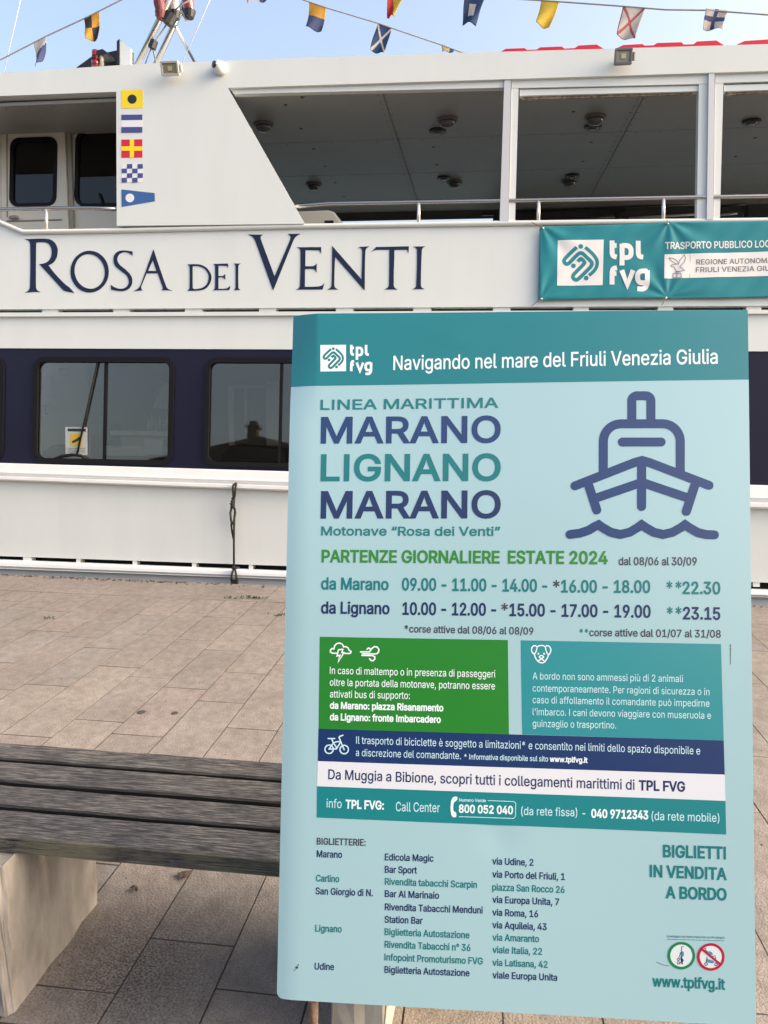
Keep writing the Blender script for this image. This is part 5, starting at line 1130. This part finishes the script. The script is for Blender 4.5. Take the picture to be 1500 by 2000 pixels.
lx = on_ground(46, 1955).x
block('leg', lx-.15, lx, 1.60, 2.07, ul, MARB, seed=2)
p1 = on_depth(645, 1990, 1.60); p2 = on_depth(746, 1990, 1.60)
block('leg', p1.x, p2.x+.012, 1.60, 2.07, ul, MARB2, seed=3, ch=.008)
for xx in (lx-.075, (p1.x+p2.x)/2):
    m_ = MB_(); m_.box((xx-.03, YF+.03, ul), (xx+.03, YBK-.02, ZB-.035)); m_.build('support_bar', mat('dark_green_steel', (.02, .03, .025), .5), bench)
p = on_depth(2, 1680, 1.60)
m_ = MB_(); m_.add([(lx-.12, 1.60, ul), (lx-.12, 1.60, ul-.05), (lx-.16, 1.60, ul), (lx-.12, YF+.01, ul), (lx-.12, YF+.01, ul-.05), (lx-.16, YF+.01, ul)][:6], [(0,1,2),(5,4,3),(0,3,4,1),(1,4,5,2),(2,5,3,0)]); m_.build('bracket', mat('dark_green_steel', (.02, .03, .025), .5), bench)

# leaves and gum on the paving
LEAF = mat('dead_leaf_brown', (.07, .045, .035), .8)
for (px, py, w, h, a, lab) in ((360, 1709, .045, .02, .3, 'dry brown leaf on the slab right behind the bench front edge, larger one'), (263, 1736, .022, .018, 1.0, 'small dry brown leaf beside the bench leg'), (1453, 1528, .03, .02, .2, 'dry dark leaf on the paving right of the timetable board')):
    p = on_ground(px, py, .006); v = [(0, 0, .006)]; n = 9
    for k in range(n):
        t = 2*math.pi*k/n; r = 1+.25*math.sin(3*t+a); v.append((w/2*math.cos(t)*r, h*r*math.sin(t), .001+.005*abs(math.sin(t*1.5))))
    v = [(x_*math.cos(a)-y_*math.sin(a), x_*math.sin(a)+y_*math.cos(a), z_) for x_, y_, z_ in v]
    o = link('dead_leaf', mesh(v, [(0, 1+k, 1+(k+1) % n) for k in range(n)]), LEAF); o.location = p; s_ = o.modifiers.new('t', 'SOLIDIFY'); s_.thickness = .0008
    tag(o, lab, 'leaf', 'dry leaves on the paving')
GUM = mat('trodden_gum_dark', (.045, .04, .037), .9)
for (px, py, r, lab) in ((276, 1391, .022, 'round dark gum spot on the paving, left one of the pair'), (341, 1392.5, .017, 'round dark gum spot on the paving, right one of the pair')):
    p = on_ground(px, py, .0015); v = [(r*(1+.12*math.sin(3*t+px))*math.cos(t), 1.3*r*(1+.1*math.cos(2*t))*math.sin(t), 0) for t in [2*math.pi*k/14 for k in range(14)]]
    v2 = [(x_*.7, y_*.7, .0015) for x_, y_, z_ in v]
    o = link('gum_spot', mesh(v+v2, [tuple(range(14, 28))]+[(i, (i+1) % 14, 14+(i+1) % 14, 14+i) for i in range(14)]), GUM); o.location = p
    tag(o, lab, 'gum', 'gum spots on the paving')
# weeds in the joint by the coping
WEED = mat('weed_green', (.05, .07, .025), .8, noise=.4, nscale=40)
wm_ = MB_(); rw = random.Random(4)
for (px, py, n, sp) in ((493, 1169, 60, .05), (452, 1170, 25, .05), (545, 1203, 22, .03), (98, 1209, 14, .03)):
    c0 = on_ground(px, py, 0)
    for _ in range(n):
        x, y = c0.x+rw.gauss(0, sp), c0.y+rw.gauss(0, .008); a = rw.uniform(0, 6.28); l = rw.uniform(.012, .03); h = rw.uniform(.005, .025)
        wm_.add([(x, y, 0), (x+l*.5*math.cos(a)-.004, y+l*.5*math.sin(a), h), (x+l*math.cos(a), y+l*math.sin(a), h*.8), (x+l*.5*math.cos(a)+.004, y+l*.5*math.sin(a)+.003, h*.9)], [(0,1,2,3)])
o = wm_.build('joint_weeds', WEED)
db = MB_()
for _ in range(260):
    x = rw.uniform(-4.6, -2.2) if rw.random() < .75 else rw.uniform(-4.6, 2.5); y = EDGE-.02-abs(rw.gauss(0, .035)); l = rw.uniform(.004, .016); a = rw.uniform(0, 3)
    dx, dy = l*math.cos(a), l*.5*math.sin(a)+.002; db.add([(x-dx, y-dy, .004), (x+dy, y-dx*.5, .004), (x+dx, y+dy, .005), (x-dy, y+dx*.5, .004), (x, y, .012)], [(0,1,4),(1,2,4),(2,3,4),(3,0,4)])
for _ in range(500):
    x, y = rw.uniform(-4.5, 3.2), rw.uniform(1.6, 6.0); l = rw.uniform(.0015, .005); a = rw.uniform(0, 3)
    dx, dy = l*math.cos(a), l*math.sin(a); db.add([(x-dx, y-dy, .0012), (x+dy, y-dx, .0012), (x+dx, y+dy, .0012), (x-dy, y+dx, .0012), (x, y, .004)], [(0,1,4),(1,2,4),(2,3,4),(3,0,4)])
gd = db.build('grit', mat('dark_grit', (.05, .042, .035), .9)); tag(gd, 'dark grit and crumbs scattered on the paving and along the quay edge', 'grit', kind='stuff'); tag(o, 'small green weeds growing in the joints near the quay edge', 'weeds', kind='stuff')

# ------------------------------------------------------------------ timetable board
BW, BH = 1.0, 1.5
K0 = Vector((-.40011531, 1.40559802, .32002644)); E1 = Vector((.99847649, .05439851, .00924683)).normalized()
E2 = Vector((-.0208368, .20490056, .9842329)).normalized(); EN = E1.cross(E2).normalized()
if EN.y > 0: EN = -EN
def board_st(px, py):
    p = on_plane(px, py, K0, EN) - K0; a = E1.dot(E2); x, y = p.dot(E1), p.dot(E2)
    t = (y-a*x)/(1-a*a); return (x-a*t, t)
def sm(x, a, b):
    t = max(0, min(1, (x-a)/(b-a))); return t*t*(3-2*t)
def bdisp(s, t):
    """the sheet's left strip is folded back near the top; the rest is slightly wavy"""
    d = -.24*max(0.0, .058-s)*sm(t, 1.22, 1.5)
    d += -.12*max(0, .03-s)
    d += .0022*math.sin(s*5+.6)*math.sin(t*3.1+.5) - .05*max(0, t-1.485)
    d += -.0016*math.exp(-(((s-.47)/.03)**2+((t-.36)/.03)**2)) + .0008*math.exp(-(((s-.36)/.05)**2+((t-1.44)/.02)**2))
    return d
def bpos(s, t, h=0.0): return K0 + E1*s + E2*t + EN*(bdisp(s, t)+h)
board = empty('timetable_board', (K0.x+.5, K0.y+.15, 0), 'tall pale blue and teal ferry timetable board leaning back in front of the bench', 'sign board')
def bmat(name, col, rough=.3):
    m = mat(name, col, rough, spec=.5, coat=.35, bump=.05, bscale=5); b = m.node_tree.nodes['Principled BSDF']; b.inputs['Coat Roughness'].default_value = .25; b.inputs['Coat Weight'].default_value = 1; b.inputs['Coat IOR'].default_value = 1.62; return m
PALE = bmat('board_pale_blue', lin((154, 190, 200)))
BTEAL = bmat('board_teal', lin((0, 116, 126)))
BTEAL.node_tree.nodes['Principled BSDF'].inputs['Coat IOR'].default_value = 1.4
v = []; f = []; NX, NY = 50, 60; rc = .014
def corner(s, t):
    for cs, ct in ((0, 0), (1, 0), (0, 1), (1, 1)):
        S = s if cs == 0 else BW-s; T = t if ct == 0 else BH-t
        if S < rc and T < rc and ct == 0:
            dx, dy = rc-S, rc-T; r = math.hypot(dx, dy); m__ = max(dx, dy)
            if r > 1e-9: dx, dy = dx*m__/r, dy*m__/r
            S, T = rc-dx, rc-dy
        s = S if cs == 0 else BW-S; t = T if ct == 0 else BH-T
    return s, t
NY = 120
ss = [0, .0035, .007, .0105, .014]+sorted([.058]+[.014+.972*k/NX for k in range(1, NX)])+[.986, .9895, .993, .9965, 1.0]
ts = [0, .0035, .007, .0105, .014]+[.014+1.472*k/NY for k in range(1, NY)]+[1.486, 1.4895, 1.493, 1.4965, 1.5]
for t in ts:
    for s in ss: v.append(bpos(*corner(s, t)))
n1 = len(ss)
for j in range(len(ts)-1):
    for i in range(n1-1): a = j*n1+i; f.append((a, a+1, a+n1+1, a+n1))
o = link('panel', mesh(v, f), PALE, board, smooth=True)
s_ = o.modifiers.new('thick', 'SOLIDIFY'); s_.thickness = .004; s_.offset = -1; es = o.modifiers.new('sharp', 'EDGE_SPLIT'); es.split_angle = R_(35)
def board_grid(name, q, m, h, nx=30, ny=12, sub_=False):
    """q: four picture points TL TR BR BL"""
    S = [board_st(*p) for p in q]; v = []; f = []
    for j in range(ny+1):
        for i in range(nx+1):
            a, b = i/nx, j/ny
            st = [(S[0][k]*(1-a)+S[1][k]*a)*(1-b)+(S[3][k]*(1-a)+S[2][k]*a)*b for k in (0, 1)]
            v.append(bpos(*st, h))
    for j in range(ny):
        for i in range(nx): a = j*(nx+1)+i; f.append((a, a+nx+1, a+nx+2, a+1))
    return link(name, mesh(v, f), m, board, smooth=True)
# header: from the band's lower edge to the top of the sheet
v = []; f = []; st_l = board_st(566, 754); st_r = board_st(1459, 741.5); tl = st_l[1]; tr = st_r[1]
hs = sorted([0, .058]+[.014+.972*k/80 for k in range(0, 81)]+[1]); ht_ = [k/24 for k in range(24)]+[1]
for b in ht_:
    for s in hs:
        t0 = tl+(tr-tl)*s; t = t0+(BH-t0)*b; v.append(bpos(s, t, .0002))
n2 = len(hs)
for j in range(len(ht_)-1):
    for i in range(n2-1): a = j*n2+i; f.append((a, a+1, a+n2+1, a+n2))
link('header_band', mesh(v, f), BTEAL, board, smooth=True)
C_ = dict(green=(26, 122, 34), teal2=(34, 136, 146), blue=(4, 44, 98), strip=(214, 218, 228), teal3=(0, 122, 130))
board_grid('notice_box', [(624.6, 1243.5), (992, 1250), (994, 1434), (622.5, 1423)], bmat('print_green', lin(C_['green'])), .0002, 8, 6)
board_grid('notice_box', [(1017, 1250.6), (1408.3, 1258), (1414, 1446.7), (1020, 1434.3)], bmat('print_teal', lin(C_['teal2'])), .0002, 8, 6)
board_grid('notice_band', [(622.5, 1423), (1414, 1446.7), (1416, 1513.3), (621, 1486)], bmat('print_blue', lin(C_['blue'])), .0003, 10, 3)
board_grid('notice_band', [(621, 1486), (1416, 1513.3), (1417.5, 1564.7), (619.5, 1535)], bmat('print_white', lin(C_['strip'])), .0002, 10, 3)
board_grid('notice_band', [(619.5, 1535), (1417.5, 1564.7), (1419, 1630.5), (619, 1596)], bmat('print_teal_deep', lin(C_['teal3'])), .0003, 10, 3)
def ink(name, rgb):
    m = mat('ink_'+name, lin(rgb), .35, spec=.5, coat=1.0); b = m.node_tree.nodes['Principled BSDF']; b.inputs['Coat Roughness'].default_value = .25; b.inputs['Coat IOR'].default_value = 1.4; return m
INK = dict(w=ink('white', (226, 238, 244)), t=ink('teal', (0, 112, 116)), n=ink('navy', (16, 38, 88)), m=ink('ship_blue', (22, 52, 106)), g=ink('green', (40, 126, 30)), k=ink('grey', (62, 62, 70)),
           pb=ink('pale', (188, 222, 232)), r=ink('red', (170, 15, 45)), dg=ink('ring_green', (14, 118, 70)), cw=ink('circle_white', (205, 214, 222)), sb=ink('pram_blue', (70, 130, 165)))
def btext(s, x0, y0, x1, y1, cap, col, wgt=.0, res=3):
    """lettering set between two picture points on its baseline"""
    S0 = board_st(x0, y0); S1 = board_st(x1, y1); Sc = board_st(x0, y0-cap); W = S1[0]-S0[0]; hh = Sc[1]-S0[1]
    vs, fs = text_geo(s, W, hh, wgt*hh)
    out = [bpos(S0[0]+vx, S0[1]+(S1[1]-S0[1])*vx/W+vy, .0004+.00003*k) for vx, vy, k in vs]
    return link('lettering', mesh(out, fs), INK[col], board)
def bshape(mb, name, col, h=.0004):
    """flat shapes given in picture coordinates, each face a hair above the one before"""
    n = len(mb.f); v = []; f = []
    for i, q in enumerate(mb.f):
        k = len(v)
        for j in q: s_, t_ = board_st(*mb.v[j][:2]); v.append(bpos(s_, t_, h+mb.v[j][2]))
        f.append(tuple(range(k, k+len(q))))
    return link(name, mesh(v, f), INK[col], board)

B1, B2, B3 = .004, .016, .028     # weights: regular, medium, bold
btext('Navigando nel mare del Friuli Venezia Giulia', 768, 722.5, 1401, 711, 28, 'w', .03)
btext('LINEA MARITTIMA', 625.5, 800.5, 973, 796.5, 20, 't', .07)
btext('MARANO', 626, 866.5, 978, 865, 52.5, 'm', .07, 6)
btext('LIGNANO', 626, 940, 978, 939.5, 53, 't', .07, 6)
btext('MARANO', 626, 1013, 978, 1012.5, 54, 'n', .07, 6)
btext('Motonave “Rosa dei Venti”', 627, 1046, 977, 1047, 18, 't', .07)
btext('PARTENZE GIORNALIERE', 628, 1098.5, 976, 1101, 25, 'g', .085)
btext('ESTATE 2024', 992, 1101, 1187, 1102.5, 26, 'g', .085)
btext('dal 08/06 al 30/09', 1208, 1104, 1361, 1104.5, 16, 'k', .06)
btext('da Marano', 627, 1151.5, 759, 1153, 24, 't', .07)
btext('09.00 - 11.00 - 14.00 -', 785, 1153.5, 1069, 1156.5, 25, 't', .07)
btext('*', 1080, 1158, 1093, 1158, 25, 'k', .03)
btext('16.00 - 18.00', 1096, 1157.5, 1270, 1158.5, 25, 't', .07)
btext('**', 1302, 1160, 1331, 1160, 25, 't', .03)
btext('22.30', 1333, 1160.5, 1407, 1161, 25, 't', .07)
btext('da Lignano', 627, 1198.5, 761, 1200, 24, 'n', .07)
btext('10.00 - 12.00 -', 786, 1201, 969, 1203, 25, 'n', .07)
btext('*', 979, 1203, 992, 1203, 25, 'k', .03)
btext('15.00 - 17.00 - 19.00', 995, 1203.5, 1271, 1207, 25, 'n', .07)
btext('**', 1303, 1210, 1331, 1210, 25, 't', .03)
btext('23.15', 1334, 1210, 1407, 1211, 25, 'n', .07)
btext('*corse attive dal 08/06 al 08/09', 790, 1235, 1042, 1240, 14.5, 'k', .05)
btext('**', 1132, 1242, 1149, 1242, 14, 't', .03)
btext('corse attive dal 01/07 al 31/08', 1151, 1242.5, 1408, 1245.7, 15, 'k', .05)
for s, x1, y0, y1, w in (('In caso di maltempo o in presenza di passeggeri', 967, 1316, 1323.3, .01), ('oltre la portata della motonave, potranno essere', 966.7, 1339, 1346.7, .01), ('attivati bus di supporto:', 800.4, 1362, 1365, .01), ('da Marano: piazza Risanamento', 866, 1384, 1389.3, .09), ('da Lignano: fronte Imbarcadero', 861, 1406.6, 1411.9, .09)):
    btext(s, 644.3, y0, x1, y1, 14, 'w', w)
for s, x1, y0, y1 in (('A bordo non sono ammessi più di 2 animali', 1334, 1326.7, 1332.5), ('contemporaneamente. Per ragioni di sicurezza o in', 1386, 1350.5, 1358), ('caso di affollamento il comandante può impedirne', 1386, 1373.3, 1380.7), ("l'imbarco. I cani devono viaggiare con museruola e", 1389, 1396.7, 1404.3), ('guinzaglio o trasportino.', 1203.7, 1419.5, 1423.3)):
    btext(s, 1040.2, y0, x1, y1, 13.5, 'pb', .01)
btext('Il trasporto di biciclette è soggetto a limitazioni* e consentito nei limiti dello spazio disponibile e', 695.7, 1452, 1368, 1474, 14.5, 'pb', .0)
btext('a discrezione del comandante.', 695, 1476, 900, 1482.5, 14, 'pb', .0)
btext('* Informativa disponibile sul sito', 906.7, 1482.5, 1070.5, 1487.5, 10.5, 'pb', .03)
btext('www.tplfvg.it', 1073.7, 1488, 1147.7, 1490.5, 11, 'w', .09)
btext('Da Muggia a Bibione, scopri tutti i collegamenti marittimi di', 641.4, 1521.3, 1240, 1543.3, 19.5, 'n', .03)
btext('TPL FVG', 1248.3, 1544.3, 1338.7, 1547.3, 20.5, 'n', .085)
btext('info', 638, 1576.5, 667.5, 1577.8, 17, 'pb', .01)
btext('TPL FVG:', 675, 1578.5, 750, 1581, 17.5, 'w', .085)
btext('Call Center', 773, 1583.5, 859, 1586, 18, 'pb', .01)
btext('Numero Verde', 896.5, 1565, 949, 1566.5, 6.3, 'pb', .08, 1)
btext('800 052 040', 896, 1587, 1002, 1590.5, 16.5, 'w', .085)
btext('(da rete fissa)', 1017.7, 1591.5, 1127.7, 1595, 16, 'pb', .01)
btext('-', 1138, 1596.5, 1143.5, 1596.5, 16, 'pb', .03)
btext('040 9712343', 1155, 1597.5, 1266.7, 1601.3, 17.5, 'w', .09)
btext('(da rete mobile)', 1273, 1602, 1405.7, 1606, 16.5, 'pb', .01)
btext('BIGLIETTERIE:', 618.8, 1648.8, 714.4, 1651.3, 13.5, 'k', .07)
rows_ = [('Marano', 618.8, 1673.3, 668.5, 1675, 'n'), ('Carlino', 617.3, 1720.8, 662.9, 1722.5, 't'), ('San Giorgio di N.', 616.6, 1745.8, 728.6, 1749.8, 'n'), ('Lignano', 616, 1818.6, 667.7, 1820.4, 't'), ('Udine', 614.7, 1893, 652.8, 1894.2, 'n'),
 ('Edicola Magic', 751.7, 1679.5, 846.9, 1682.3, 'n'), ('Bar Sport', 751.7, 1703.7, 814.4, 1705.5, 'n'), ('Rivendita tabacchi Scarpin', 751.7, 1727.2, 931.6, 1734.3, 't'), ('Bar Al Marinaio', 751.7, 1751, 857.7, 1754.9, 'n'), ('Rivendita Tabacchi Menduni', 751.7, 1776.8, 942.8, 1784, 'n'), ('Station Bar', 751.2, 1801.3, 825.6, 1804, 'n'), ('Biglietteria Autostazione', 751.2, 1825.4, 917, 1832.5, 't'), ('Rivendita Tabacchi n° 36', 751.2, 1850, 919, 1857.3, 't'), ('Infopoint Promoturismo FVG', 751, 1875, 943, 1883.5, 't'), ('Biglietteria Autostazione', 751, 1899.3, 917, 1906.6, 'n'),
 ('via Udine, 2', 961.5, 1688.2, 1042, 1691.2, 'n'), ('via Porto del Friuli, 1', 961.5, 1713.6, 1103.7, 1719.4, 'n'), ('piazza San Rocco 26', 961.5, 1738.8, 1103, 1744.8, 't'), ('via Europa Unita, 7', 961.7, 1763, 1092.5, 1768.6, 'n'), ('via Roma, 16', 961.7, 1788, 1051.4, 1791.9, 'n'), ('via Aquileia, 43', 961.7, 1812.6, 1068, 1817.2, 'n'), ('via Amaranto', 962, 1836.8, 1053, 1840.5, 't'), ('viale Italia, 22', 962, 1861, 1059, 1865.3, 't'), ('via Latisana, 42', 962, 1886, 1069.7, 1890.7, 't'), ('viale Europa Unita', 962, 1910.5, 1088.4, 1916, 'n')]
for s, x0, y0, x1, y1, col in rows_: btext(s, x0, y0, x1, y1, 13.6, col, .06)
btext('BIGLIETTI', 1295.5, 1675.2, 1418.7, 1679.2, 25, 't', .09)
btext('IN VENDITA', 1269.6, 1713.9, 1420, 1720, 24.5, 't', .09)
btext('A BORDO', 1301, 1755.5, 1420, 1760, 24.5, 't', .09)
btext('www.tplfvg.it', 1274.7, 1927.5, 1416.5, 1934, 22, 't', .08)
btext('Il passeggino può essere trasportato purché ripiegato', 1303, 1831, 1416, 1834, 4.2, 't', .03, 1)
mbx = MB_(); rr_ = random.Random(2); x = 1303.5
while x < 1415:
    l = rr_.uniform(3, 9); stroke(mbx, [(x, 1835+(x-1303)*.028), (min(x+l, 1415), 1835+(min(x+l, 1415)-1303)*.028)], 1.1, 'flat'); x += l+1.3
bshape(mbx, 'fine_print', 't')
mbx = MB_(); y = 1258.5
while y < 1298:
    l = rr_.uniform(2, 6); stroke(mbx, [(1426.5, y), (1427, min(y+l, 1298))], 1.4, 'flat'); y += l+1
bshape(mbx, 'fine_print', 'k')

# header logo
v4 = [(625.5, 673.5), (675.5, 673), (675.7, 724.5), (625.7, 725.3)]
board_grid('logo_square', v4, INK['w'], .0004, 10, 10)
mk, tx = mark_strokes(lambda x, y: (620+x/12.5, 660+y/12.5), 1/12.5)
def bshape2(mb, name, col, h): return bshape(mb, name, col, h)
bshape(mk, 'logo_mark', 't', .0006); bshape(tx, 'logo_lettering', 'w', .0004)

# ship pictogram
sc1 = lambda x, y: (1080+x/4.412, 740+y/4.412)
def SH(L): return [sc1(*p) for p in L]
W_ = 77/4.412
ships = [SH([(678,365),(678,195)]+arc(723,192,45,180,270,6)+arc(797,192,45,270,360,6)+[(842,195),(842,365)]),
         SH([(433,800),(433,540)]+arc(585,540,152,180,270,10)+arc(943,540,152,270,360,10)+[(1095,540),(1095,800)]),
         SH([(597,545),(930,545)]), SH([(190,922),(700,722),(765,703),(830,722),(1343,918)]), SH([(380,1024),(765,892),(1155,1024)]),
         SH([(763,715),(763,1100)]), SH([(310,925),(377,1130)]), SH([(1218,925),(1148,1142)]),
         SH([(148,1340),(230,1330),(310,1303),(360,1272),(393,1256),(426,1280),(500,1322),(580,1340),(660,1322),(730,1280),(763,1256),(797,1280),(870,1322),(950,1340),(1030,1322),(1103,1280),(1137,1256),(1171,1280),(1250,1325),(1320,1341),(1390,1344)])]
for i, L in enumerate(ships):
    mbx = MB_(); stroke(mbx, L, W_, 'flat' if i in (0, 1, 4) else 'round'); bshape(mbx, 'ship_pictogram', 'm', .0004+.00004*i)
# storm cloud, wind, dog, bicycle, telephone
def icon(lines, conv, w, name, col, cap='round', h0=.0004, closed=()):
    mbx = MB_()
    root = None
    for i, L in enumerate(lines):
        k0 = len(mbx.v); stroke(mbx, [conv(*p) for p in L], w, cap, i in closed); lift(mbx, k0, i*.00002)
    return bshape(mbx, name, col, h0)
ic = lambda x, y: (620+x/9.375, 1240+y/9.375)
icon([[(360,335),(275,335),(240,310),(240,275),(265,250),(300,250)], [(300,262),(315,200),(350,160),(400,148),(450,165),(478,205)], [(478,220),(520,213),(560,235),(582,280)], [(582,285),(615,300),(612,325),(590,340),(500,338)],
      [(385,270),(465,265),(450,320),(485,325),(380,500),(415,370),(360,385),(385,270)]], ic, 2.6, 'storm_pictogram', 'w')
icon([[(790,310),(950,310),(975,285),(965,250),(935,240),(908,262)], [(820,345),(1080,348),(1120,315),(1125,265),(1095,222),(1050,213),(1010,235),(990,262)], [(815,375),(1010,378),(1050,400),(1052,440),(1020,472),(985,470),(955,435)]], ic, 2.6, 'wind_pictogram', 'w')
dc = lambda x, y: (1020+x/18.75, 1250+y/18.75)
icon([[(540,250),(600,215),(690,195),(780,210),(840,250)], [(540,250),(480,205),(420,210),(360,260),(335,340),(350,420),(385,480),(440,525),(500,440),(530,340),(545,260)],
      [(845,250),(900,205),(960,215),(1020,270),(1050,350),(1035,440),(1000,510),(960,550),(900,460),(860,350),(840,260)], [(440,525),(470,620),(520,720),(590,790),(660,830),(740,840),(820,800),(880,720),(930,640),(955,550)],
      [(620,620),(650,580),(700,565),(760,585),(785,620),(755,655),(705,670),(650,655)], [(600,760),(700,685),(800,765)]], dc, 2.2, 'dog_pictogram', 'w', closed=(4,))
mbx = MB_(); disc(mbx, dc(593, 500), 1.9, 12); disc(mbx, dc(800, 503), 1.9, 12); bshape(mbx, 'dog_pictogram', 'w')
bc = lambda x, y: (620+x/18.75, 1420+y/18.75)
icon([arc(432, 805, 155, 0, 340, 17), arc(985, 815, 155, 0, 340, 17), [(400,412),(635,415)], [(525,420),(595,590),(685,700),(700,780)], [(430,800),(595,570),(690,530),(850,520)], [(430,800),(700,790),(850,540)], [(940,290),(810,340),(800,380),(870,560),(985,820)]], bc, 2.5, 'bicycle_pictogram', 'pb', closed=(0, 1))
pc_ = lambda x, y: (860+x/8.82, 1540+y/8.82)
ph = fill([[pc_(*p) for p in smooth_loop([(290,140),(225,145),(190,200),(178,300),(180,400),(200,470),(225,490),(275,485,1),(272,415),(245,395),(228,380),(222,310),(235,235),(265,215),(285,190)])]])
for v_ in ph.vertices: s_, t_ = board_st(v_.co.x, v_.co.y); v_.co = bpos(s_, t_, .0006)
link('telephone_pictogram', ph, INK['w'], board)
icon([[(820,205),(1265,225),(1300,250),(1295,480),(1260,515),(320,480)]], pc_, 1.3, 'number_frame', 'pb', 'flat')
# pushchair roundels
for (cx, cy, col) in ((1331.2, 1867, 'dg'), (1388.8, 1869.5, 'r')):
    mbx = MB_(); disc(mbx, (cx, cy), 23.5, 40); bshape(mbx, 'roundel', 'cw', .0004)
    mbx = MB_(); stroke(mbx, arc(cx, cy, 24.3, 0, 351, 39), 5.2, 'flat', True); bshape(mbx, 'roundel_ring', col, .0006)
rc_ = lambda x, y: (1280+x/9.375, 1810+y/9.375)
icon([[(520,370),(485,372),(482,460),(470,600),(490,690)], [(470,470),(440,560),(430,600)], arc(425, 605, 22, 0, 340, 10), arc(425, 665, 22, 0, 340, 10), [(440,690),(480,640),(510,690)]], rc_, 1.3, 'folded_pushchair_pictogram', 'k', 'flat', .0006, (2, 3))
mbx = MB_(); mbx.add([(*rc_(*p), 0) for p in ((485, 440), (520, 470), (530, 520), (505, 560), (485, 560))], [(0, 1, 2, 3, 4)]); bshape(mbx, 'folded_pushchair_pictogram', 'sb', .0007)
mbx = MB_(); mbx.add([(*rc_(*p), 0) for p in ((470, 540), (525, 620), (490, 670), (472, 620))], [(0, 1, 2, 3)]); bshape(mbx, 'folded_pushchair_pictogram', 'n', .0008)
icon([[(940,395),(910,405),(920,430),(965,470)], arc(932, 688, 24, 0, 340, 10), arc(1115, 695, 24, 0, 340, 10), [(1030,545),(1110,540)], [(950,560),(935,665)], [(1100,560),(1120,660)]], rc_, 1.5, 'pushchair_pictogram', 'k', 'flat', .0006, (1, 2))
mbx = MB_(); mbx.add([(*rc_(*p), 0) for p in ((960, 460), (1000, 450), (1045, 480), (1060, 520), (1000, 530))], [(0, 1, 2, 3, 4)]); mbx.add([(*rc_(*p), 0) for p in ((945, 580), (980, 600), (1060, 630), (1090, 650), (1050, 675), (980, 665), (945, 640))], [tuple(range(7))]); bshape(mbx, 'pushchair_pictogram', 'sb', .0007)
mbx = MB_(); stroke(mbx, [rc_(850, 410), rc_(1200, 695)], 4.2, 'flat'); bshape(mbx, 'roundel_bar', 'r', .0010)
# scuffs
icon([[(20,650),(150,705),(255,722)]], rc_, .9, 'scratch', 'k', 'flat', .0006)
SM_ = mat('smudge_dark', (.08, .1, .1), .7)
mbx = MB_(); 
for cx, cy, r in ((580, 1889, 5), (583, 1884, 2.5), (576, 1894, 2)): disc(mbx, (cx, cy), r*.55, 9)
bshape(mbx, 'smudge', 'k', .0006)

# stand behind the board
RUST = mat('rusty_steel', (.16, .085, .05), .85, col2=(.30, .22, .17), nscale=45, bump=.7, bscale=120)
def backp(s, t, off): return bpos(s, t) - EN*off
m_ = MB_()
for s in (.075, .925):
    a = backp(s, 0.04, .03); b = backp(s, 1.2, .03); down = Vector((a.x, a.y-.0, 0)) + (a-b).normalized()*0
    d = (a-b).normalized(); foot = a + d*(a.z/-d.z) if d.z < 0 else a
    m_ = MB_(); m_.tube([foot, b], .012, 8); m_.build('stand_upright', RUST, board, smooth=True)
    top = backp(s, 1.15, .03); rear = Vector((top.x, top.y+.35 if False else top.y+.02, top.z))
a = backp(.075, .10, .03); b = backp(.925, .10, .03); m_ = MB_(); m_.tube([a, b], .011, 8); m_.build('stand_crossbar', RUST, board, smooth=True)
a = backp(.075, 1.1, .03); b = backp(.925, 1.1, .03); m_ = MB_(); m_.tube([a, b], .011, 8); m_.build('stand_crossbar', RUST, board, smooth=True)
for s in (.1, .9):
    a = backp(s, 1.05, .04); m_ = MB_(); m_.tube([a, Vector((a.x, a.y+.62, .0))], .009, 8); m_.build('rear_strut', RUST, board, smooth=True)

# ------------------------------------------------------------------ the houses across the square, mirrored in the cabin windows
HW = mat('house_plaster', (.05, .043, .036), .9, noise=.15, nscale=2); HR = mat('roof_tile', (.03, .02, .017), .9, noise=.3, nscale=10)  # walls coloured dark to stand for their backlit side
def house(x0, x1, y0, y1, h, rise, label, chim):
    r = empty('house', ((x0+x1)/2, (y0+y1)/2, 0), label, 'house')
    m_ = MB_(); m_.box((x0, y0, 0), (x1, y1, h)); m_.build('wall', HW, r)
    xm = (x0+x1)/2; m_ = MB_(); m_.add([(x0-.4, y0-.4, h), (x1+.4, y0-.4, h), (x1+.4, y1+.4, h), (x0-.4, y1+.4, h), (xm, y0-.4, h+rise), (xm, y1+.4, h+rise)], [(0,1,4),(2,3,5),(0,4,5,3),(1,2,5,4),(0,3,2,1)]); rf = m_.build('roof', HR, r)
    for cx, cy in chim:
        m_ = MB_(); zb = h+rise*(1-abs(cx-xm)/((x1-x0)/2+.4))-.3; m_.box((cx-.27, cy-.27, zb), (cx+.27, cy+.27, zb+1.5)); m_.box((cx-.4, cy-.4, zb+1.5), (cx+.4, cy+.4, zb+1.62)); m_.box((cx-.2, cy-.2, zb+1.62), (cx+.2, cy+.2, zb+1.9)); m_.build('chimney', HW, rf)
    for k in range(int((x1-x0)//2.6)):
        for zf in (1.2, 4.2):
            if zf+1.4 < h:
                m_ = MB_(); xx = x0+1+k*2.6; m_.box((xx, y1, zf), (xx+.9, y1+.05, zf+1.4)); m_.build('shutter', mat('shutter_green', (.04, .08, .05), .7), r)
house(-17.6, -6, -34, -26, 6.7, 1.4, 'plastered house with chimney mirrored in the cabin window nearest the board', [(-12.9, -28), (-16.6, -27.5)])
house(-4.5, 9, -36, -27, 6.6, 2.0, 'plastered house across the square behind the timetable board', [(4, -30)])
print('slabs', n_slab, 'objects', len(scene.objects))
